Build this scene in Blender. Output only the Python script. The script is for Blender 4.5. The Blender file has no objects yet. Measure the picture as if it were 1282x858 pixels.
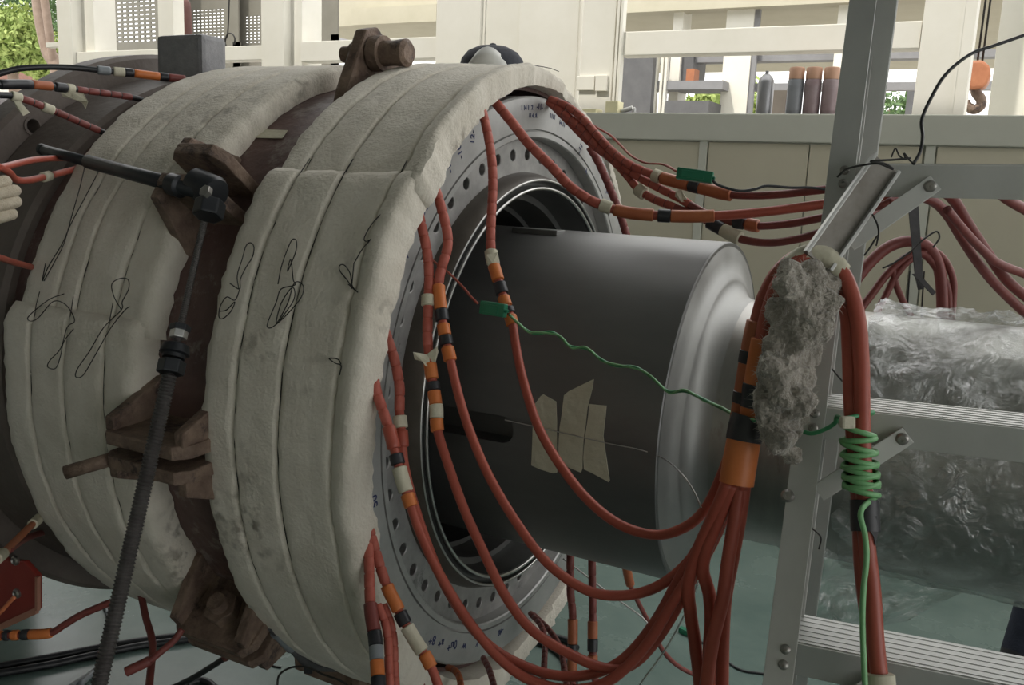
import bpy, bmesh, math, random
from mathutils import Vector, Matrix, noise
from math import sin, cos, tan, pi, radians, degrees, sqrt, atan2, hypot

random.seed(7)
SC = bpy.context.scene
COL = SC.collection

# ------------------------------------------------------------------ camera
H = 1.60                                   # eye height above the hall floor
F, PITCH, ROLL, YAW = 1126.2, .1839, .0427, .4837
FW = Vector((-sin(YAW)*cos(PITCH), cos(YAW)*cos(PITCH), -sin(PITCH)))
_r = Vector((cos(YAW), sin(YAW), 0)); _u = _r.cross(FW)
RT = _r*cos(ROLL) + _u*sin(ROLL)
UP = _u*cos(ROLL) - _r*sin(ROLL)
EYE = Vector((0, 0, H))
cd = bpy.data.cameras.new('camera'); cam = bpy.data.objects.new('camera', cd); COL.objects.link(cam)
cd.sensor_fit = 'HORIZONTAL'; cd.sensor_width = 36.0; cd.lens = 36.0*F/1282.0
cd.clip_start = .05; cd.clip_end = 400
M = Matrix((RT, UP, -FW)).transposed().to_4x4(); M.translation = EYE
cam.matrix_world = M
SC.camera = cam

# ------------------------------------------------------------------ world, sun, exposure
W = bpy.data.worlds.new('sky'); SC.world = W; W.use_nodes = True
bg = W.node_tree.nodes['Background']; bg.inputs[0].default_value = (.99, .985, .97, 1); bg.inputs[1].default_value = 1.75
sd = bpy.data.lights.new('sun_offscreen', 'SUN'); sd.energy = 2.8; sd.angle = radians(1.5); sd.color = (1, .95, .86)
so = bpy.data.objects.new('sun_offscreen', sd); COL.objects.link(so)
so.rotation_euler = Vector((.22, .52, -.83)).to_track_quat('-Z', 'Y').to_euler()
SC.view_settings.view_transform = 'Standard'; SC.view_settings.look = 'None'
SC.view_settings.exposure = 0.34; SC.view_settings.gamma = 1.0; SC.view_settings.use_curve_mapping = False

# ------------------------------------------------------------------ measuring helpers
AX = Vector((-.908, 1.7587, H-.4557))      # centre of the bolted end ring; the machine axis runs along X
def ray(px, py): return FW + RT*((px-641)/F) - UP*((py-429)/F)
def dp(px, py, d): return EYE + ray(px, py)*d
def atY(px, py, Y): r = ray(px, py); return EYE + r*(Y/r.y)
def atZ(px, py, Z): r = ray(px, py); return EYE + r*((Z-H)/r.z)
def atX(px, py, X): r = ray(px, py); return EYE + r*(X/r.x)
def fc(px, py, dx=.06): return atX(px, py, AX.x+dx)
def depth(p): return (p-EYE).dot(FW)
def proj(p):
    q = p-EYE; z = q.dot(FW); return (641+F*q.dot(RT)/z, 429-F*q.dot(UP)/z)
def cyl(px, py, R):
    r = ray(px, py); ay, az = AX.y, AX.z-H
    a = r.y*r.y+r.z*r.z; b = -(r.y*ay+r.z*az); c = ay*ay+az*az-R*R
    D = b*b-a*c
    t = -b/a if D < 0 else (-b-sqrt(D))/a
    return EYE + r*t
def cp(dx, ang, R):
    a = radians(ang); return Vector((AX.x+dx, AX.y-R*cos(a), AX.z+R*sin(a)))

# ------------------------------------------------------------------ materials
MATS = {}
def mat(name, c1, c2=None, rough=.6, metal=0, scale=8, bump=0, bscale=None, c3=None, s3=3, t3=.6, detail=6, spec=.5, stretch=None, coat=0, sheen=0, rough2=None):
    if name in MATS: return MATS[name]
    m = bpy.data.materials.new(name); m.use_nodes = True; nt = m.node_tree; N = nt.nodes; L = nt.links
    b = N['Principled BSDF']; b.inputs['Roughness'].default_value = rough; b.inputs['Metallic'].default_value = metal
    b.inputs['Specular IOR Level'].default_value = spec
    if coat: b.inputs['Coat Weight'].default_value = coat; b.inputs['Coat Roughness'].default_value = .1
    if sheen: b.inputs['Sheen Weight'].default_value = sheen
    tc = N.new('ShaderNodeTexCoord'); vec = tc.outputs['Object']
    if stretch:
        mp = N.new('ShaderNodeMapping'); mp.inputs['Scale'].default_value = stretch; L.new(vec, mp.inputs[0]); vec = mp.outputs[0]
    c2 = c2 or tuple(min(1, x*1.18) for x in c1)
    nz = N.new('ShaderNodeTexNoise'); nz.inputs['Scale'].default_value = scale; nz.inputs['Detail'].default_value = detail; nz.inputs['Roughness'].default_value = .65
    L.new(vec, nz.inputs['Vector'])
    cr = N.new('ShaderNodeValToRGB'); cr.color_ramp.elements[0].position = .33; cr.color_ramp.elements[1].position = .68
    cr.color_ramp.elements[0].color = (*c1, 1); cr.color_ramp.elements[1].color = (*c2, 1)
    L.new(nz.outputs['Fac'], cr.inputs[0]); col = cr.outputs[0]
    if c3:
        n3 = N.new('ShaderNodeTexNoise'); n3.inputs['Scale'].default_value = s3; n3.inputs['Detail'].default_value = 8; n3.inputs['Roughness'].default_value = .75
        L.new(vec, n3.inputs['Vector'])
        r3 = N.new('ShaderNodeValToRGB'); r3.color_ramp.elements[0].position = t3; r3.color_ramp.elements[1].position = min(1, t3+.1)
        L.new(n3.outputs['Fac'], r3.inputs[0])
        mx = N.new('ShaderNodeMixRGB'); L.new(r3.outputs[0], mx.inputs[0]); L.new(col, mx.inputs[1]); mx.inputs[2].default_value = (*c3, 1); col = mx.outputs[0]
    L.new(col, b.inputs['Base Color'])
    if rough2 is not None:
        mr = N.new('ShaderNodeMapRange'); L.new(nz.outputs['Fac'], mr.inputs[0]); mr.inputs[1].default_value = .3; mr.inputs[2].default_value = .7
        mr.inputs[3].default_value = rough; mr.inputs[4].default_value = rough2; L.new(mr.outputs[0], b.inputs['Roughness'])
    if bump:
        n2 = N.new('ShaderNodeTexNoise'); n2.inputs['Scale'].default_value = bscale or scale*6; n2.inputs['Detail'].default_value = 5
        L.new(vec, n2.inputs['Vector'])
        bp = N.new('ShaderNodeBump'); bp.inputs['Strength'].default_value = bump; bp.inputs['Distance'].default_value = .01
        L.new(n2.outputs['Fac'], bp.inputs['Height']); L.new(bp.outputs[0], b.inputs['Normal'])
    MATS[name] = m; return m

m_floor = mat('floor_paint', (.10, .15, .135), (.15, .205, .185), rough=.16, rough2=.32, scale=2.2, c3=(.20, .23, .20), s3=1.6, t3=.62, bump=.03, bscale=25)
m_ground = mat('yard_ground', (.35, .34, .31), (.45, .43, .39), rough=.9, scale=1.5)
m_panel = mat('cream_panel', (.50, .46, .35), (.54, .50, .385), rough=.55, scale=1.5)
m_band = mat('cream_band', (.50, .50, .43), (.55, .55, .475), rough=.5, scale=2.5)
m_white = mat('white_paint', (.72, .70, .62), (.78, .76, .69), rough=.5, scale=3)
m_offwhite = m_white
m_cream2 = mat('fascia_cream', (.45, .42, .32), (.50, .47, .37), rough=.7, scale=3)
m_rail = mat('grey_rail', (.22, .22, .23), (.26, .26, .27), rough=.6)
m_doorgrey = mat('dark_grey_door', (.10, .10, .105), (.13, .13, .135), rough=.6)
m_ceil = mat('ceiling_sheet', (.30, .31, .30), (.34, .35, .34), rough=.8, scale=2)
m_screen = mat('screen_grey', (.17, .16, .13), (.20, .19, .16), rough=.6, scale=4)
m_casing = mat('brown_primer', (.085, .048, .043), (.15, .088, .078), rough=.55, scale=12, c3=(.24, .20, .18), s3=13, t3=.545, bump=.25, bscale=60)
m_rust = mat('rusty_steel', (.11, .07, .052), (.24, .17, .125), rough=.7, scale=24, c3=(.05, .034, .03), s3=16, t3=.54, bump=.5, bscale=90)
m_dsteel = mat('dark_brown_steel', (.11, .088, .076), (.165, .138, .12), rough=.6, scale=7, c3=(.17, .15, .13), s3=5, t3=.66, bump=.2, bscale=50)
m_flange = mat('machined_steel', (.34, .34, .33), (.46, .46, .445), rough=.42, rough2=.55, metal=.55, scale=11, c3=(.20, .20, .19), s3=9, t3=.62)
m_flangeb = mat('brushed_ring_steel', (.26, .26, .25), (.42, .41, .40), rough=.4, rough2=.55, metal=.6, scale=16, c3=(.14, .14, .14), s3=12, t3=.6)
m_hub = mat('brown_oiled_steel', (.085, .075, .062), (.13, .115, .10), rough=.45, metal=.5, scale=10)
m_bright = mat('bright_steel', (.50, .50, .48), (.60, .60, .58), rough=.28, metal=.9, scale=14)
m_bore = mat('bore_steel', (.145, .146, .143), (.195, .196, .19), rough=.5, metal=.65, scale=10)
m_rotor = mat('dark_turned_steel', (.145, .146, .143), (.195, .196, .19), rough=.38, rough2=.52, metal=.65, scale=6, c3=(.17, .17, .165), s3=8, t3=.70, stretch=(.35, 1, 1))
m_rotorend = mat('turned_end_face_steel', (.30, .30, .29), (.38, .38, .365), rough=.42, rough2=.58, metal=.8, scale=9)
m_shaft = mat('shaft_steel', (.30, .29, .27), (.40, .39, .365), rough=.3, rough2=.42, metal=.9, scale=6, c3=(.22, .19, .16), s3=4, t3=.6, stretch=(3, 1, 1))
m_blanket = mat('ceramic_fibre_blanket', (.61, .565, .48), (.70, .66, .575), rough=1, scale=14, c3=(.45, .41, .335), s3=5.5, t3=.64, bump=.28, bscale=150, spec=.1, sheen=.15)
def smudge(m, col, sc, thr):
    nt = m.node_tree; N = nt.nodes; L = nt.links; b = N['Principled BSDF']; src = b.inputs['Base Color'].links[0].from_socket
    tc = N.new('ShaderNodeTexCoord'); n1 = N.new('ShaderNodeTexNoise'); n1.inputs['Scale'].default_value = sc; n1.inputs['Detail'].default_value = 3; n2 = N.new('ShaderNodeTexNoise'); n2.inputs['Scale'].default_value = sc*14; n2.inputs['Detail'].default_value = 6
    L.new(tc.outputs['Object'], n1.inputs['Vector']); L.new(tc.outputs['Object'], n2.inputs['Vector'])
    r1 = N.new('ShaderNodeMapRange'); r1.inputs[1].default_value = thr; r1.inputs[2].default_value = thr+.12; L.new(n1.outputs['Fac'], r1.inputs[0])
    r2 = N.new('ShaderNodeMapRange'); r2.inputs[1].default_value = .48; r2.inputs[2].default_value = .66; L.new(n2.outputs['Fac'], r2.inputs[0])
    mu = N.new('ShaderNodeMath'); mu.operation = 'MULTIPLY'; L.new(r1.outputs[0], mu.inputs[0]); L.new(r2.outputs[0], mu.inputs[1])
    mx = N.new('ShaderNodeMixRGB'); L.new(mu.outputs[0], mx.inputs[0]); L.new(src, mx.inputs[1]); mx.inputs[2].default_value = (*col, 1); L.new(mx.outputs[0], b.inputs['Base Color'])
smudge(m_blanket, (.20, .175, .14), 3.2, .60)
m_wire = mat('black_tie_wire', (.025, .024, .022), rough=.5, metal=.4)
m_steelwire = mat('thin_grey_wire', (.45, .44, .42), rough=.4, metal=.5)
m_black = mat('black_steel', (.018, .02, .024), (.03, .033, .038), rough=.42, metal=.3, scale=20)
m_thread = mat('threaded_steel', (.10, .09, .088), (.15, .14, .135), rough=.4, metal=.6, scale=20)
m_zinc = mat('zinc_nut', (.55, .55, .54), rough=.35, metal=.8)
m_red = mat('red_cable_rubber', (.33, .065, .040), (.40, .088, .055), rough=.42, scale=20)
m_bead = mat('red_bead_sleeve', (.36, .075, .05), (.45, .12, .085), rough=.6, scale=40)
m_dred = mat('dark_red_cable', (.175, .04, .034), (.22, .055, .045), rough=.5, scale=20)
m_orange = mat('orange_sleeve', (.55, .15, .035), (.62, .19, .05), rough=.45, scale=25)
m_borange = mat('burnt_orange_sleeve', (.36, .10, .04), (.42, .13, .05), rough=.5, scale=25)
m_tapeblk = mat('black_tape', (.015, .016, .02), (.03, .031, .036), rough=.4, scale=30)
m_masking = mat('masking_tape', (.52, .49, .37), (.60, .57, .45), rough=.8, scale=25, bump=.3, bscale=60)
m_green = mat('green_plug', (.012, .16, .085), (.02, .20, .105), rough=.4, scale=20)
m_gwire = mat('green_wire', (.035, .22, .085), (.06, .30, .13), rough=.4, scale=20)
m_gwirel = mat('light_green_wire', (.16, .40, .16), (.22, .48, .22), rough=.4, scale=20)
m_alu = mat('ladder_aluminium', (.48, .485, .465), (.58, .585, .56), rough=.42, rough2=.55, metal=.55, scale=7, c3=(.33, .32, .29), s3=9, t3=.62, stretch=(1, 1, .6))
m_rivet = mat('rivet_steel', (.30, .29, .27), rough=.35, metal=.8)
m_wool = mat('grey_mineral_wool', (.29, .265, .23), (.49, .45, .39), rough=1, scale=16, c3=(.19, .185, .17), s3=14, t3=.58, bump=1.0, bscale=140, spec=.05, sheen=.3)
m_woolf = mat('wool_fibre', (.48, .45, .39), (.58, .55, .48), rough=1, scale=30, spec=.05)
m_bcable = mat('black_cable', (.016, .017, .019), (.028, .03, .033), rough=.4)
m_gcable = mat('grey_cable', (.20, .22, .235), rough=.45)
m_redplate = mat('red_plate', (.27, .032, .026), (.33, .045, .034), rough=.45, scale=10, c3=(.16, .025, .02), s3=9, t3=.66)
m_edge = mat('worn_plate_edge', (.42, .20, .14), rough=.6)
m_greyblock = mat('scuffed_grey_block', (.19, .19, .20), (.28, .28, .29), rough=.6, scale=25, bump=.2)
m_ink = mat('blue_marker_ink', (.02, .03, .10), rough=.6)
m_strap = mat('grey_web_strap', (.06, .06, .062), (.085, .085, .088), rough=.85, scale=60)
m_can = mat('spray_can_grey', (.28, .28, .29), (.34, .34, .35), rough=.35, metal=.4)
m_canwine = mat('spray_can_wine', (.27, .19, .195), (.36, .29, .29), rough=.4)
m_candk = mat('spray_can_slate', (.21, .22, .235), (.27, .28, .295), rough=.4)
m_cap = mat('can_cap_tan', (.50, .29, .19), rough=.5)
m_capw = mat('can_cap_white', (.6, .6, .58), rough=.5)
m_box = mat('brown_box', (.10, .085, .07), rough=.8)
m_hook = mat('rust_orange_hook', (.34, .125, .06), (.42, .165, .08), rough=.6, scale=20)
m_leafl = mat('sunlit_yellow_green_leaves', (.16, .24, .05), (.36, .42, .13), rough=.7, scale=6)  # yellow green leaf colour kept light, with the sunlit look painted in
m_leafd = mat('green_leaves', (.04, .09, .03), (.10, .17, .05), rough=.7, scale=6)
m_bark = mat('bark', (.17, .12, .09), (.24, .18, .14), rough=.9)
m_tile = mat('brown_roof_tile', (.15, .075, .055), (.20, .10, .075), rough=.8, scale=8)
m_rustpole = mat('rust_red_steel', (.085, .028, .022), (.11, .04, .03), rough=.6, scale=14, c3=(.45, .22, .07), s3=10, t3=.68)
m_navy = mat('navy_cloth', (.016, .02, .035), (.03, .036, .058), rough=.9, scale=30, bump=.2)
m_blue = mat('blue_work_cloth', (.03, .055, .14), (.05, .08, .19), rough=.9, scale=30, bump=.2)
m_glove = mat('cotton_glove', (.42, .36, .27), (.52, .46, .36), rough=1, scale=60, bump=.4)
m_skin = mat('skin', (.36, .20, .13), (.42, .25, .17), rough=.55, scale=20)
m_shoe = mat('black_shoe', (.015, .015, .017), rough=.5)
m_capblk = mat('black_cap_cloth', (.02, .022, .03), (.035, .038, .048), rough=.85, scale=40)
m_capwht = mat('white_cap_band', (.55, .55, .52), rough=.9)
m_yellow = mat('pale_yellow_trim', (.75, .70, .45), rough=.6)

def film_mat():
    m = bpy.data.materials.new('clear_stretch_film'); m.use_nodes = True; nt = m.node_tree; N = nt.nodes; L = nt.links
    N.remove(N['Principled BSDF']); out = N['Material Output']
    tr = N.new('ShaderNodeBsdfTransparent'); tr.inputs[0].default_value = (.9, .92, .91, 1)
    gl = N.new('ShaderNodeBsdfGlossy'); gl.inputs['Roughness'].default_value = .16
    df = N.new('ShaderNodeBsdfDiffuse'); df.inputs[0].default_value = (.62, .64, .63, 1)
    tc = N.new('ShaderNodeTexCoord')
    n1 = N.new('ShaderNodeTexNoise'); n1.inputs['Scale'].default_value = 22; n1.inputs['Detail'].default_value = 8; n1.inputs['Distortion'].default_value = 1.6
    n2 = N.new('ShaderNodeTexNoise'); n2.inputs['Scale'].default_value = 9; n2.inputs['Detail'].default_value = 6; n2.inputs['Distortion'].default_value = 2.2
    L.new(tc.outputs['Object'], n1.inputs['Vector']); L.new(tc.outputs['Object'], n2.inputs['Vector'])
    b = N.new('ShaderNodeBump'); b.inputs['Strength'].default_value = 1; b.inputs['Distance'].default_value = .02; L.new(n1.outputs['Fac'], b.inputs['Height'])
    L.new(b.outputs[0], gl.inputs['Normal'])
    m1 = N.new('ShaderNodeMixShader'); m1.inputs[0].default_value = .22; L.new(gl.outputs[0], m1.inputs[1]); L.new(df.outputs[0], m1.inputs[2])
    cr = N.new('ShaderNodeValToRGB'); cr.color_ramp.elements[0].position = .42; cr.color_ramp.elements[1].position = .72
    cr.color_ramp.elements[0].color = (.17, .17, .17, 1); cr.color_ramp.elements[1].color = (.62, .62, .62, 1); L.new(n2.outputs['Fac'], cr.inputs[0])
    m2 = N.new('ShaderNodeMixShader'); L.new(cr.outputs[0], m2.inputs[0]); L.new(tr.outputs[0], m2.inputs[1]); L.new(m1.outputs[0], m2.inputs[2])
    L.new(m2.outputs[0], out.inputs[0]); return m
m_film = film_mat()

# ------------------------------------------------------------------ mesh helpers
def tag(o, label=None, cat=None, group=None, kind=None):
    if label: o['label'] = label
    if cat: o['category'] = cat
    if group: o['group'] = group
    if kind: o['kind'] = kind
    return o
def obj(name, v, f, m, parent=None, smooth=False, mats=None, midx=None):
    me = bpy.data.meshes.new(name); me.from_pydata([tuple(x) for x in v], [], f); 
    me.materials.append(m)
    for x in mats or []: me.materials.append(x)
    if midx: me.polygons.foreach_set('material_index', midx)
    if smooth: me.polygons.foreach_set('use_smooth', [True]*len(me.polygons))
    me.update()
    o = bpy.data.objects.new(name, me); COL.objects.link(o)
    if parent is not None: o.parent = parent; o.matrix_parent_inverse = Matrix.Translation(-parent.location) if parent.type == 'EMPTY' else Matrix()
    return o
def autosmooth(o, ang=40):
    bm = bmesh.new(); bm.from_mesh(o.data)
    for f in bm.faces: f.smooth = True
    for e in bm.edges:
        if len(e.link_faces) == 2 and e.calc_face_angle(0) > radians(ang): e.smooth = False
    bmesh.ops.recalc_face_normals(bm, faces=bm.faces)
    bm.to_mesh(o.data); bm.free(); return o
def fixn(o):
    bm = bmesh.new(); bm.from_mesh(o.data); bmesh.ops.recalc_face_normals(bm, faces=bm.faces); bm.to_mesh(o.data); bm.free(); return o
def bevel(o, w, seg=2, smooth=True):
    bm = bmesh.new(); bm.from_mesh(o.data)
    bmesh.ops.recalc_face_normals(bm, faces=bm.faces)
    es = [e for e in bm.edges if len(e.link_faces) == 2 and e.calc_face_angle(0) > radians(25)]
    bmesh.ops.bevel(bm, geom=es, offset=w, segments=seg, profile=.6, affect='EDGES')
    bm.to_mesh(o.data); bm.free()
    return o
def empty(name, loc):
    o = bpy.data.objects.new(name, None); o.empty_display_size = .05; o.location = loc; COL.objects.link(o); return o

class MB:
    def __init__(s): s.v = []; s.f = []
    def add(s, v, f):
        n = len(s.v); s.v += [Vector(x) for x in v]; s.f += [tuple(i+n for i in q) for q in f]; return s
    def box(s, a, b):
        x0, y0, z0 = a; x1, y1, z1 = b
        return s.add([(x0, y0, z0), (x1, y0, z0), (x1, y1, z0), (x0, y1, z0), (x0, y0, z1), (x1, y0, z1), (x1, y1, z1), (x0, y1, z1)],
                     [(0, 3, 2, 1), (4, 5, 6, 7), (0, 1, 5, 4), (1, 2, 6, 5), (2, 3, 7, 6), (3, 0, 4, 7)])
    def prism(s, poly, d):            # polygon of 3D points pushed along d
        n = len(poly); d = Vector(d)
        return s.add([Vector(p) for p in poly]+[Vector(p)+d for p in poly],
                     [tuple(range(n-1, -1, -1)), tuple(range(n, 2*n))]+[(i, (i+1) % n, n+(i+1) % n, n+i) for i in range(n)])
    def obox(s, c, ax, ay, az):       # centre and three half vectors
        c, ax, ay, az = map(Vector, (c, ax, ay, az))
        return s.prism([c-ax-ay-az, c+ax-ay-az, c+ax+ay-az, c-ax+ay-az], az*2)
    def tube(s, pts, r, seg=8, cap=True):
        v, f = sweep(pts, r, seg, cap); return s.add(v, f)
    def out(s, name, m, parent=None, smooth=False, bev=0, ang=None):
        o = obj(name, s.v, s.f, m, parent, smooth)
        if bev: bevel(o, bev)
        if ang: autosmooth(o, ang)
        elif not smooth: fixn(o)
        return o

def sweep(pts, r, seg=8, cap=True):
    pts = [Vector(p) for p in pts]; n = len(pts)
    rr = r if isinstance(r, (list, tuple)) else [r]*n
    v = []; f = []
    t = (pts[1]-pts[0]).normalized(); ref = Vector((0, 0, 1)) if abs(t.z) < .9 else Vector((1, 0, 0))
    nn = t.cross(ref).normalized()
    for i in range(n):
        t2 = (pts[min(i+1, n-1)]-pts[max(i-1, 0)])
        t2 = t2.normalized() if t2.length > 1e-9 else t
        nn = (nn-t2*nn.dot(t2)); nn = nn.normalized() if nn.length > 1e-6 else t2.orthogonal().normalized()
        bb = t2.cross(nn); t = t2
        for k in range(seg):
            a = 2*pi*k/seg; v.append(pts[i]+(nn*cos(a)+bb*sin(a))*rr[i])
    for i in range(n-1):
        for k in range(seg):
            k2 = (k+1) % seg; f.append((i*seg+k, i*seg+k2, (i+1)*seg+k2, (i+1)*seg+k))
    if cap: f.append(tuple(range(seg-1, -1, -1))); f.append(tuple((n-1)*seg+k for k in range(seg)))
    return v, f
def smooth_path(pts, n=8):
    P = [Vector(p) for p in pts]
    if len(P) < 3: return [P[0].lerp(P[-1], i/n) for i in range(n+1)]
    Q = [P[0]*2-P[1]]+P+[P[-1]*2-P[-2]]; out = []
    for i in range(1, len(Q)-2):
        p0, p1, p2, p3 = Q[i-1:i+3]
        for k in range(n):
            t = k/n
            out.append(.5*((2*p1)+(p2-p0)*t+(2*p0-5*p1+4*p2-p3)*t*t+(3*p1-p0-3*p2+p3)*t**3))
    out.append(P[-1]); return out
def tubeobj(name, pts, r, m, parent=None, seg=8, n=8, smooth=True):
    v, f = sweep(smooth_path(pts, n) if n else pts, r, seg)
    return obj(name, v, f, m, parent, smooth)
def lathe(prof, seg=128, a0=0, a1=360, closed=False, caps=False):
    v = []; f = []; full = abs(a1-a0) >= 360; ns = seg if full else seg+1; n = len(prof)
    for i in range(ns):
        a = a0+(a1-a0)*i/seg
        for dx, R in prof: v.append(cp(dx, a, R))
    for i in range(seg):
        j = (i+1) % ns
        for k in range(n if closed else n-1):
            k2 = (k+1) % n; f.append((i*n+k, j*n+k, j*n+k2, i*n+k2))
    if caps and not full: f.append(tuple(range(n))); f.append(tuple((ns-1)*n+k for k in range(n-1, -1, -1)))
    return v, f
def lathe_gen(c, axis, prof, seg=24):   # prof = (along, radius)
    c = Vector(c); ax = Vector(axis).normalized(); e1 = ax.orthogonal().normalized(); e2 = ax.cross(e1); v = []; f = []; n = len(prof)
    for i in range(seg):
        a = 2*pi*i/seg
        for h, r in prof: v.append(c+ax*h+(e1*cos(a)+e2*sin(a))*max(r, 1e-5))
    for i in range(seg):
        j = (i+1) % seg
        for k in range(n-1): f.append((i*n+k, j*n+k, j*n+k+1, i*n+k+1))
    f.append(tuple(i*n for i in range(seg))); f.append(tuple(i*n+n-1 for i in range(seg)))
    return v, f
def hexnut(c, axis, r, h):
    c = Vector(c); ax = Vector(axis).normalized(); e1 = ax.orthogonal().normalized(); e2 = ax.cross(e1)
    return MB().prism([c-ax*h/2+(e1*cos(pi*k/3)+e2*sin(pi*k/3))*r for k in range(6)], ax*h)
def eval_mesh(o, name=None):
    dg = bpy.context.evaluated_depsgraph_get(); me = bpy.data.meshes.new_from_object(o.evaluated_get(dg)); o.modifiers.clear(); o.data = me; return o

# ================================================================== SETTING
def struct(o): o['kind'] = 'structure'; return o
struct(MB().box((-9, -7, -.1), (7, 5.0, 0)).out('floor', m_floor))
struct(MB().box((-60, 5.0, -.12), (60, 70, -.01)).out('floor_yard', m_ground))
# roof over the hall; daylight comes over the low wall and through the open bay on the right
rb = MB(); RZ = 4.75
rb.box((-9, -7, RZ), (7, 2.9, RZ+.12))
struct(rb.out('ceiling', m_ceil))
struct(MB().box((-9.2, -7, 0), (-9, 5.0, RZ)).out('wall_left', m_band))
struct(MB().box((7, -7, 0), (7.2, -5.5, RZ)).box((7, -5.5, 4.2), (7.2, 5.0, RZ)).box((7, 4.3, 0), (7.2, 5.0, 4.2)).out('wall_right', m_band))   # open bay door
struct(MB().box((-9.2, -7.2, 0), (7.2, -7, RZ)).out('wall_front', m_band))

# low panelled wall behind the machine
YW = 4.5; SILL = H+.342; PT = H+.208
wall = struct(MB().box((-9, YW+.012, 0), (7, YW+.2, SILL)).out('wall_back', m_band))
MB().box((-9, YW-.012, PT), (7, YW+.21, SILL)).out('sill_band', m_band, wall, bev=.006)
MB().box((-9, YW-.004, 0), (7, YW+.011, .12)).out('kick_board', m_band, wall)
bay = [-1.354-1.025*k for k in range(8, -1, -1)]+[-1.354+1.036*k for k in range(1, 8)]
for x in bay:
    MB().box((x+.003, YW-.006, .121), (x+.043, YW+.011, PT-.001)).out('post_strip', m_band, wall)
    MB().box((x+.05, YW-.002, .125), (x+.05+.482, YW+.011, PT-.006)).out('panel', m_panel, wall, bev=.002)
    MB().box((x+.538, YW-.002, .125), (x+.538+.49, YW+.011, PT-.006)).out('panel', m_panel, wall, bev=.002)

def pxbox(x0, y0, x1, y1, Y, th, zb=None, zt=None):
    ym = (y0+y1)/2; xm = (x0+x1)/2
    return ((atY(x0, ym, Y).x, Y, zb if zb is not None else atY(xm, y1, Y).z), (atY(x1, ym, Y).x, Y+th, zt if zt is not None else atY(xm, y0, Y).z))
# columns and beams of the open side, standing behind the low wall
YC = 4.72; TOP = 3.35
def piece(name, m, *a, bev=.004, **k):
    o = MB().box(*pxbox(*a, **k)).out(name, m, None, bev=bev); o['kind'] = 'structure'; return o
c = piece('trim_column_right', m_white, 1150, 0, 1216, 143, YC, .26, zb=0, zt=TOP)
a, b = pxbox(1198, 0, 1201, 143, YC-.004, .02, zb=SILL, zt=TOP); MB().box(a, b).out('groove', m_offwhite, c)
piece('trim_post_right', m_offwhite, 1246, 0, 1300, 143, YC+.5, .2, zb=0, zt=TOP)
piece('trim_beam_right', m_white, 776, 33, 1152, 65, YC+.02, .12)
piece('trim_column_panel', m_offwhite, 727, 0, 768, 140, YC, .1, zb=0, zt=TOP)
piece('trim_strip_1', m_white, 769.5, 0, 772.5, 140, YC-.01, .05, zb=SILL, zt=TOP, bev=.001)
piece('trim_strip_2', m_white, 774, 0, 777, 140, YC-.01, .05, zb=SILL, zt=TOP, bev=.001)
o = piece('trim_hinge_box', m_offwhite, 745, 94, 760, 114, YC-.02, .02, bev=.003)
o = piece('trim_hinge_plate', m_offwhite, 722, 95, 744, 113, YC-.015, .015, bev=.003)
piece('trim_column_white', m_white, 648, 0, 722, 140, YC+.05, .3, zb=0, zt=TOP)
piece('trim_column_grey', m_offwhite, 545, 0, 600, 140, YC+.03, .3, zb=0, zt=TOP)
piece('trim_column_grey_2', m_offwhite, 606, 0, 649, 140, YC+.06, .28, zb=0, zt=TOP)
piece('trim_strip_3', m_white, 600.5, 0, 605.5, 140, YC+.05, .1, zb=0, zt=TOP, bev=.001)
piece('trim_beam_middle', m_white, 376, 49, 546, 75, YC+.06, .12)
piece('trim_column_left', m_white, 327, 0, 355, 86, YC+.03, .1, zb=0, zt=TOP)
piece('trim_column_left_2', m_offwhite, 355, 0, 378, 86, YC+.1, .2, zb=0, zt=TOP)
piece('trim_beam_left', m_white, 92, 61, 328, 78, YC+.06, .12)
piece('trim_column_far', m_white, 72, 0, 90, 86, YC+.03, .1, zb=0, zt=TOP)
piece('trim_column_far_2', m_offwhite, 90, 0, 118, 86, YC+.12, .2, zb=0, zt=TOP)
piece('trim_post_far', m_white, 198, 0, 217, 70, YC+.03, .1, zb=0, zt=TOP)
piece('trim_stub', m_white, 57, 53, 73, 59, YC+.05, .06, bev=.002)

# perforated screens beyond the left bays: real slots in a sheet
def perf(x0, y0, x1, y1, Y, nx, ny, label, fx=.68, fy=.36):
    (ax, ay, az), (bx, by, bz) = pxbox(x0, y0, x1, y1, Y, .02); m = MB()
    w = (bx-ax)/nx; h = (bz-az)/ny
    for j in range(ny):
        z = az+j*h; m.box((ax, Y, z), (bx, Y+.012, z+h*(1-fy)))
        for i in range(nx): m.box((ax+i*w, Y, z+h*(1-fy)), (ax+i*w+w*(1-fx), Y+.012, z+h))
    m.box((ax, Y, az-.35), (bx, Y+.02, az)); m.box((ax, Y, bz), (bx, Y+.02, bz+.6)); m.box((ax-.2, Y, az-.35), (ax, Y+.02, bz+.6)); m.box((bx, Y, az-.35), (bx+.2, Y+.02, bz+.6))
    m.box((ax-.2, Y, -.01), (ax-.12, Y+.03, az)); m.box((bx+.12, Y, -.01), (bx+.2, Y+.03, az))
    return tag(m.out('perforated_screen', m_screen), label, 'screen', 'slotted screens outside the hall')
perf(124, 2, 194, 56, 6.6, 10, 10, 'grey slotted screen between the narrow white posts by the trees')
perf(240, 12, 280, 54, 6.9, 8, 10, 'grey slotted screen beside the rust red pole')
perf(306, 20, 330, 56, 7.0, 5, 9, 'grey slotted screen left of the white double column')
perf(379, 28, 402, 44, 7.1, 5, 4, 'small slotted screen above the middle beam')

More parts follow.
